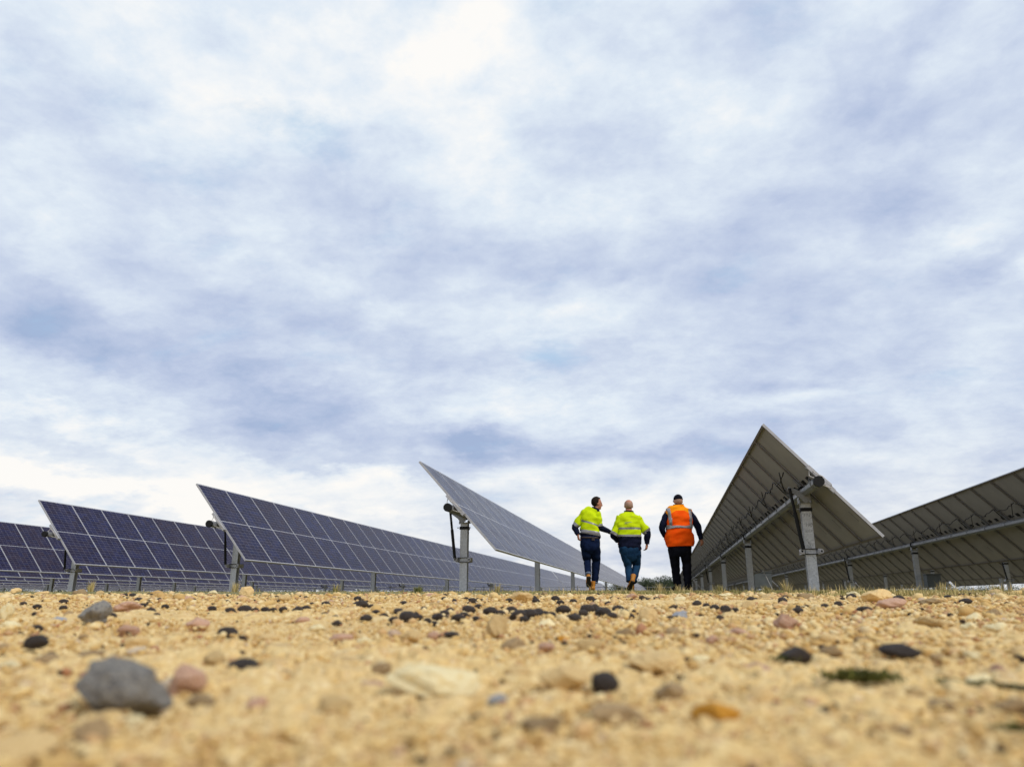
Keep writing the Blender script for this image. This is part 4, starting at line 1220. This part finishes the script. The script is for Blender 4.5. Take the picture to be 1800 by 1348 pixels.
def leg(mb, hip, knee, ankle, r=(.105, .098, .075, .062), n=22, **kw):
    h, k, a = [np.array(q) for q in (hip, knee, ankle)]
    nodes = [(h + (0, 0, .05), r[0] * .96, r[0] * 1.1), (h * .98 + k * .02, r[0], r[0] * 1.12), (h * .5 + k * .5, (r[0] + r[1]) / 2 * .98, r[1] * 1.08), (k + (h - k) * .06, r[2] * 1.04, r[2] * 1.08),
             (k + (a - k) * .35, r[2] * .96, r[2] * 1.05), (k + (a - k) * .75, r[3] * 1.02, r[3] * 1.05), (a, r[3], r[3] * 1.08)]
    mb.add(*loft(nodes, n, 7, **kw))

def blend_nodes(F, rows):
    """rows: (v, left u, right u, half depth, w) read from the crop -> loft nodes"""
    out = []
    for v, l, r_, dpt, w in rows:
        out.append((F((l + r_) / 2, v, w), (r_ - l) / 2 * K, dpt))
    return out

# ---------------- man on the left: dark hair, yellow shirt, looking to his right-hand neighbour
def man_left():
    F = Figure(995, 865, 345, 'dark haired man in yellow and navy hi-vis shirt, head turned to the right')
    hc = F(408, 150, 0)
    face = (.86, .30, -.08)
    body = MB()
    P, Rn = head(body, hc, face, (.03, 0, 1), .98)
    sL, sR = F(232, 268, .0), F(425, 272, .0); eL, wL = F(112, 452, .03), F(158, 560, -.02); eR, wR = F(432, 455, .02), F(585, 525, .10)
    limb(body, [F(372, 285), F(392, 225), F(405, 170, .01)], [(.075, .07), (.055, .058), (.055, .06)])
    torso = blend_nodes(F, [(262, 262, 440, .07, 0), (300, 215, 440, .11, 0), (400, 208, 425, .12, 0), (500, 205, 430, .11, 0), (600, 205, 430, .10, 0), (700, 215, 430, .10, 0), (745, 240, 410, .06, 0)])
    body.add(*loft(torso, 24, 4))
    for a, b, c in ((sL, eL, wL), (sR, eR, wR)):
        limb(body, [a, (a + b) / 2, b, (b + c) / 2, c], [.055, .050, .042, .040, .030])
    hand(body, wL, (.10, -.12, -1), (1, .3, -.2), .8, .95, 1)
    hand(body, wR, (.9, .4, -.25), (0, .5, -1), .7, .95, -1)
    kL, aL = F(278, 905, .10), F(290, 1085, -.10); kR, aR = F(398, 910, .16), F(378, 1195, .12)
    leg(body, F(262, 690), kL, aL, (.085, .08, .058, .045)); leg(body, F(372, 690), kR, aR, (.085, .08, .058, .045))
    b = remeshed('body', body, [M['skin']], F.root); face_parts(P, Rn, b)
    # hair
    hb = MB(); V, Fc = ico(4); sel = []
    V2 = V * np.array([.088, .106, .102]); V2 = V2 @ Rn.T
    keep = lambda v: not (v[1] > .05 and v[2] < .62 + .15 * v[1]) and v[2] > -.55 - .5 * (v[1] < -.2) + .35 * (v[1] > -.3)
    c0 = np.array(P(0, -.014, .032))
    jit = np.array([vnoise(np.array([v[0] * 7]), np.array([v[1] * 7 + v[2] * 5]), 3)[0] for v in V])
    V2 = V2 * (1 + .09 * (jit[:, None] - .3)) + c0
    hb.add([tuple(v) for v in V2], [tuple(f) for f in Fc if keep(V[f].mean(0))])
    ho = hb.build('hair', M['hair_d'], b, True)
    md = ho.modifiers.new('thick', 'SOLIDIFY'); md.thickness = .012; md.offset = -1
    # shirt
    sh = MB()
    def tm(t, a, p):
        u_ = p
        l = t      # node index along
        band1 = 3.0 <= t <= 3.42; hem = 4.55 <= t <= 5.0
        return 1 if (band1 or hem) else (2 if (t > 5.0 or t < .75) else 0)
    st = blend_nodes(F, [(205, 335, 430, .075, .0), (238, 300, 442, .085, 0), (285, 208, 452, .125, 0), (400, 190, 438, .142, 0), (455, 188, 432, .142, 0), (560, 186, 442, .142, 0), (600, 190, 436, .13, 0)])
    # the bands slope down to the right
    V_, F_, M_ = loft(st, 34, 8, sq=2.3, matf=tm, wrinkle=.022, seed=3)
    V_ = [v + np.array([0, 0, -.17 * (v[0] + .02) * (1 if v[2] < 1.5 else .0)]) for v in V_]
    sh.add(V_, F_, M_)
    for (a, e, w), r0 in (((sL + (.035, 0, .0), eL, wL), .075), ((sR + (-.03, 0, .0), eR, wR), .078)):
        sh.add(*loft([(a + (0, 0, .02), r0 * .9, r0), (a + (e - a) * .3, r0, r0 * 1.02), (a + (e - a) * .7, r0 * .98, r0), (a + (e - a) * .98, r0 * .86, r0 * .9)], 24, 7, sq=2.2, matf=lambda t, a_, p: 1 if t > 2.35 else 0, wrinkle=.017, seed=5))
        sh.add(*loft([(e + (a - e) * .08, .056, .058), (e + (w - e) * .12, .060, .060), (e + (w - e) * .55, .052, .052), (w, .040, .040)], 20, 6, matf=lambda t, a_, p: 2, wrinkle=.007, seed=8))
    sh.build('shirt', [M['yellow'], M['tape'], M['navy']], F.root, True)
    # trousers
    tr = MB(); mf = lambda t, a, p: 0
    tr.add(*loft(blend_nodes(F, [(580, 192, 436, .125, 0), (640, 186, 442, .135, 0), (710, 192, 446, .14, -.01), (770, 222, 432, .115, 0), (812, 270, 390, .06, 0)]), 30, 6, sq=2.4, wrinkle=.008, seed=6, matf=mf))
    leg(tr, F(262, 715), kL, aL, (.102, .098, .070, .060), matf=lambda t, a, p: 1 if t > 5.62 else 0, wrinkle=.007, seed=11)
    leg(tr, F(374, 715), kR, aR, (.106, .104, .078, .064), matf=lambda t, a, p: 1 if t > 5.70 else 0, wrinkle=.007, seed=12)
    to = tr.build('jeans', [M['denim'], M['cuff']], F.root, True)
    bl = MB(); bl.add(*loft(blend_nodes(F, [(592, 188, 440, .133, 0), (612, 188, 440, .135, 0)]), 30, 2, sq=2.4)); bl.build('belt', M['leather'], F.root, True)
    pc = MB(); pc.box(F(358, 612, -.145), (.055, .03, .06)); pc.build('belt_pouch', M['leather'], F.root)
    # boots: left one lifted with heel up, right one on the ground
    boot(F, F(298, 1085, -.14) + (0, -.02, -.05), F(300, 1250, -.02) + (0, .02, 0), F(290, 1060, -.05) + (0, .16, 0))
    g = F(352, 1305, .08)
    boot(F, (g[0] + .01, g[1] - .02, .012), (g[0] - .01, g[1] + .25, .02), (g[0] + .01, g[1] - .02, .2))

# ---------------- man in the middle: bald with grey stubble, seen from behind
def man_middle():
    F = Figure(1065, 865, 330, 'bald man with grey stubble in yellow and navy hi-vis shirt, middle one of the three')
    hc = F(298, 180, 0); body = MB()
    P, Rn = head(body, hc, (-.05, 1, -.06), (0, 0, 1), .97)
    sL, sR = F(200, 336), F(398, 336); eL, wL = F(95, 560, -.01), F(150, 640, .12); eR, wR = F(548, 530, -.02), F(540, 678, .03)
    limb(body, [F(298, 300), F(300, 245), F(300, 190, .01)], [(.085, .075), (.062, .064), (.060, .066)])
    body.add(*loft(blend_nodes(F, [(290, 215, 385, .07, 0), (330, 170, 430, .12, 0), (450, 172, 442, .13, 0), (600, 178, 442, .13, 0), (720, 182, 445, .13, 0), (790, 200, 440, .10, 0)]), 24, 4))
    for a, b, c in ((sL, eL, wL), (sR, eR, wR)):
        limb(body, [a, (a + b) / 2, b, (b + c) / 2, c], [.058, .052, .044, .041, .031])
    hand(body, wL, (.6, .8, -.3), (0, .5, -1), .8, .95, 1)
    hand(body, wR, (-.12, .10, -1), (-.7, .6, 0), .55, .98, -1)
    kL, aL = F(296, 975, .06), F(302, 1175, -.04); kR, aR = F(405, 965, .16), F(360, 1175, -.06)
    leg(body, F(250, 760), kL, aL, (.085, .08, .058, .045)); leg(body, F(388, 760), kR, aR, (.085, .08, .058, .045))
    b = remeshed('body', body, [M['skin']], F.root); face_parts(P, Rn, b)
    V, Fc = ico(4); V2 = (V * np.array([.0815, .1005, .098])) @ Rn.T + np.array(P(0, -.012, .022))
    hb = MB(); hb.add([tuple(v) for v in V2], [tuple(f) for f in Fc if V[f].mean(0)[1] < .35 and -.75 < V[f].mean(0)[2] < .62 - .25 * (V[f].mean(0)[1] < -.5)])
    ho = hb.build('stubble_hair', M['hair_g'], b, True); md = ho.modifiers.new('thick', 'SOLIDIFY'); md.thickness = .004
    sh = MB()
    st = blend_nodes(F, [(246, 250, 350, .080, .0), (268, 240, 360, .085, 0), (300, 172, 424, .115, 0), (340, 148, 448, .14, 0), (420, 150, 455, .155, 0), (470, 152, 458, .158, 0), (590, 160, 460, .155, 0), (620, 162, 458, .15, 0), (740, 165, 455, .155, 0), (765, 170, 452, .15, 0)])
    def tm(t, a, p): return 1 if (4.95 <= t <= 5.28 or 5.72 <= t <= 6.05) else (2 if (t > 6.05 or t < .85) else 0)
    sh.add(*loft(st, 36, 8, sq=2.4, matf=tm, wrinkle=.024, seed=21))
    for (a, e, w), r0 in (((sL + (.0, 0, -.015), eL, wL), .082), ((sR + (.0, 0, -.015), eR, wR), .084)):
        sh.add(*loft([(a + (0, 0, .03), r0 * .9, r0), (a + (e - a) * .3, r0 * 1.02, r0 * 1.05), (a + (e - a) * .7, r0 * 1.0, r0 * 1.02), (a + (e - a) * 1.0, r0 * .90, r0 * .92)], 24, 7, sq=2.2, matf=lambda t, a_, p: 1 if t > 2.45 else 0, wrinkle=.020, seed=25))
        sh.add(*loft([(e + (a - e) * .08, .062, .062), (e + (w - e) * .12, .066, .066), (e + (w - e) * .55, .058, .058), (w, .046, .046)], 20, 6, matf=lambda t, a_, p: 2, wrinkle=.008, seed=28))
    sh.build('shirt', [M['yellow'], M['tape'], M['navy']], F.root, True)
    # faint line of print across the shoulders
    pr = MB()
    for v in (392, 410): pr.box(F(300, v, -.158), (.15, .006, .006))
    pr.build('back_print', M['tape'], F.root)
    tr = MB()
    tr.add(*loft(blend_nodes(F, [(700, 172, 452, .14, 0), (760, 176, 455, .15, 0), (830, 205, 446, .12, 0), (880, 240, 420, .08, 0), (915, 290, 370, .04, 0)]), 30, 6, sq=2.4, wrinkle=.008, seed=31))
    leg(tr, F(260, 790), kL, aL, (.104, .092, .070, .058), wrinkle=.009, seed=32); leg(tr, F(392, 790), kR, aR, (.100, .094, .078, .060), wrinkle=.009, seed=33)
    tr.build('jeans', M['denim2'], F.root, True)
    boot(F, F(355, 1185, -.18) + (0, .0, .0), F(300, 1300, .00) + (0, .03, 0), F(345, 1165, -.05) + (0, .15, .02))
    g = F(352, 1305, -.05)
    boot(F, (g[0] + .02, g[1] + .10, .02), (g[0] + .0, g[1] + .35, .02), (g[0] + .02, g[1] + .10, .2))

# ---------------- man on the right: orange vest, black cap
def man_right():
    F = Figure(1150, 865, 380, 'man in black cap, orange hi-vis vest with grey stripes and black trousers')
    hc = F(315, 122, 0); body = MB()
    P, Rn = head(body, hc, (-.04, 1, -.12), (0, 0, 1), .97)
    sL, sR = F(178, 258), F(462, 258); eL, wL = F(100, 460, .0), F(140, 580, .12); eR, wR = F(575, 450, .0), F(620, 618, .03)
    limb(body, [F(315, 240), F(315, 190), F(315, 135, .01)], [(.085, .075), (.064, .066), (.062, .068)])
    body.add(*loft(blend_nodes(F, [(222, 235, 395, .07, 0), (270, 180, 458, .12, 0), (400, 178, 478, .13, 0), (560, 178, 485, .135, 0), (700, 190, 488, .13, 0), (780, 205, 480, .10, 0)]), 24, 4))
    for a, b, c in ((sL, eL, wL), (sR, eR, wR)):
        limb(body, [a, (a + b) / 2, b, (b + c) / 2, c], [.058, .052, .044, .041, .031])
    hand(body, wL, (.3, .9, -.2), (0, .3, -1), .6, .95, 1)
    hand(body, wR, (.16, .06, -1), (-.6, .8, 0), .7, .98, -1)
    kL, aL = F(275, 970, .12), F(305, 1205, .16); kR, aR = F(428, 960, .06), F(448, 1245, .0)
    leg(body, F(265, 740), kL, aL, (.085, .08, .058, .045)); leg(body, F(400, 740), kR, aR, (.085, .08, .058, .045))
    b = remeshed('body', body, [M['skin']], F.root); face_parts(P, Rn, b)
    V, Fc = ico(4); V2 = (V * np.array([.0815, .1005, .098])) @ Rn.T + np.array(P(0, -.012, .018))
    hb = MB(); hb.add([tuple(v) for v in V2], [tuple(f) for f in Fc if V[f].mean(0)[1] < .3 and -.78 < V[f].mean(0)[2] < .3])
    ho = hb.build('short_grey_hair', M['hair_g'], b, True); md = ho.modifiers.new('thick', 'SOLIDIFY'); md.thickness = .004
    cp = MB(); V2 = (V * np.array([.088, .108, .098])) @ Rn.T + np.array(P(0, -.010, .040))
    cp.add([tuple(v) for v in V2], [tuple(f) for f in Fc if V[f].mean(0)[2] > -.10])
    c0 = P(0, .10, .03)
    cp.add(*loft([(P(0, .06, .035), .075, .006), (P(0, .12, .030), .072, .006), (P(0, .165, .020), .045, .005)], 16, 4, tuple(Rn[:, 0])))
    co = cp.build('cap', M['blackc'], F.root, True); md = co.modifiers.new('thick', 'SOLIDIFY'); md.thickness = .006
    # sleeves of a navy jumper
    jp = MB()
    for (a, e, w), r0 in (((sL + (.02, 0, 0), eL, wL), .074), ((sR + (-.02, 0, 0), eR, wR), .074)):
        jp.add(*loft([(a + (0, 0, .01), r0 * .8, r0 * .9), (a + (e - a) * .3, r0 * 1.02, r0), (a + (e - a) * .8, r0 * .92, r0 * .95), (e + (w - e) * .12, r0 * .84, r0 * .86), (e + (w - e) * .6, r0 * .70, r0 * .72), (w, r0 * .58, r0 * .6)], 22, 6, wrinkle=.010, seed=41))
    jp.add(*loft(blend_nodes(F, [(690, 178, 490, .138, 0), (728, 180, 486, .14, 0), (740, 184, 482, .135, 0)]), 28, 4, sq=2.3))
    jp.build('jumper', M['navy'], F.root, True)
    vs = MB()
    st = blend_nodes(F, [(160, 256, 378, .088, 0), (182, 245, 392, .09, 0), (228, 150, 484, .135, 0), (330, 164, 486, .16, 0), (450, 160, 488, .165, 0), (480, 160, 492, .166, 0), (600, 152, 508, .17, 0), (715, 166, 514, .172, 0)])
    def vm_(t, a, p):
        if t < .45: return 1
        return 2 if t < 2.55 + .35 * math.sin(a * 3) else 0  # upper vest gets the lighter orange as painted brightness
    V_, F_, M_ = loft(st, 44, 8, sq=2.5, matf=vm_, wrinkle=.024, seed=51, wf=(7, 26))
    vs.add(V_, F_, M_)
    vo = vs.build('hi_vis_vest', [M['orange'], M['leather'], M['orange_lit']], F.root, True)
    M['vest_collar'] = M['leather']
    # reflective stripes laid on the vest, following the same surface
    base = loft(st, 88, 8, sq=2.5, wrinkle=.024, seed=51, wf=(7, 26))[0]
    n = 88; rows = len(base) // n; cen = [sum(base[i * n:(i + 1) * n]) / n for i in range(rows)]
    def strip(sel):
        m = MB(); V = []; Fc = []; 
        for i in range(rows):
            for j in range(n): V.append(base[i * n + j] + (base[i * n + j] - cen[i]) * .035)
        for i in range(rows - 1):
            for j in range(n):
                if sel(i, j): Fc.append((i * n + j, i * n + (j + 1) % n, (i + 1) * n + (j + 1) % n, (i + 1) * n + j))
        us = sorted({k for f in Fc for k in f}); ix = {k: q for q, k in enumerate(us)}
        m.add([V[k] for k in us], [tuple(ix[k] for k in f) for f in Fc]); o = m.build('reflective_stripe', M['tape'], vo, True)
        md = o.modifiers.new('thick', 'SOLIDIFY'); md.thickness = .003; md.offset = -1
    strip(lambda i, j: 32 <= i < 40)
    xl = F(190, 300)[0]; xr = F(462, 300)[0]
    for x0, x1 in ((F(176, 330)[0], F(204, 330)[0]), (F(446, 330)[0], F(474, 330)[0])):
        strip(lambda i, j, x0=x0, x1=x1: 15 <= i < 32 and x0 - .008 <= base[i * n + j][0] - (i - 15) * (.0012 if x0 < xl + .05 else -.0000) <= x1 + .004)
    tr = MB()
    tr.add(*loft(blend_nodes(F, [(700, 182, 484, .135, 0), (760, 186, 484, .145, 0), (820, 196, 482, .125, 0), (850, 206, 478, .09, 0)]), 30, 6, sq=2.4, wrinkle=.006, seed=61))
    leg(tr, F(262, 780), kL, aL, (.100, .096, .082, .072), wrinkle=.008, seed=62); leg(tr, F(405, 780), kR, aR, (.104, .098, .084, .070), wrinkle=.008, seed=63)
    tr.build('trousers', M['blackc'], F.root, True)
    blk = [M['blackc'], M['sole']]
    g = F(300, 1230, .16); boot(F, (g[0], g[1] - .05, .03), (g[0] - .01, g[1] + .22, .02), (g[0], g[1] - .05, .2), 'shoe', blk)
    g = F(450, 1290, .0); boot(F, (g[0], g[1] - .05, .015), (g[0] + .02, g[1] + .22, .015), (g[0], g[1] - .05, .2), 'shoe', blk)

man_left(); man_middle(); man_right()

# the belt of trees goes on behind the trackers and is glimpsed under them
rs_ = random.Random(12)
def belt(xs, label):
    for x in xs: tree(x + rs_.uniform(-8, 8), rs_.uniform(150, 175), rs_.uniform(2.4, 3.0), rs_.uniform(9, 11), label, int(x) + 3000)
belt(range(-160, 1090, 68), 'dark tree glimpsed low under the trackers left of the walking men')
belt(range(1250, 1990, 68), 'dark tree glimpsed low under the trackers right of the walking men')
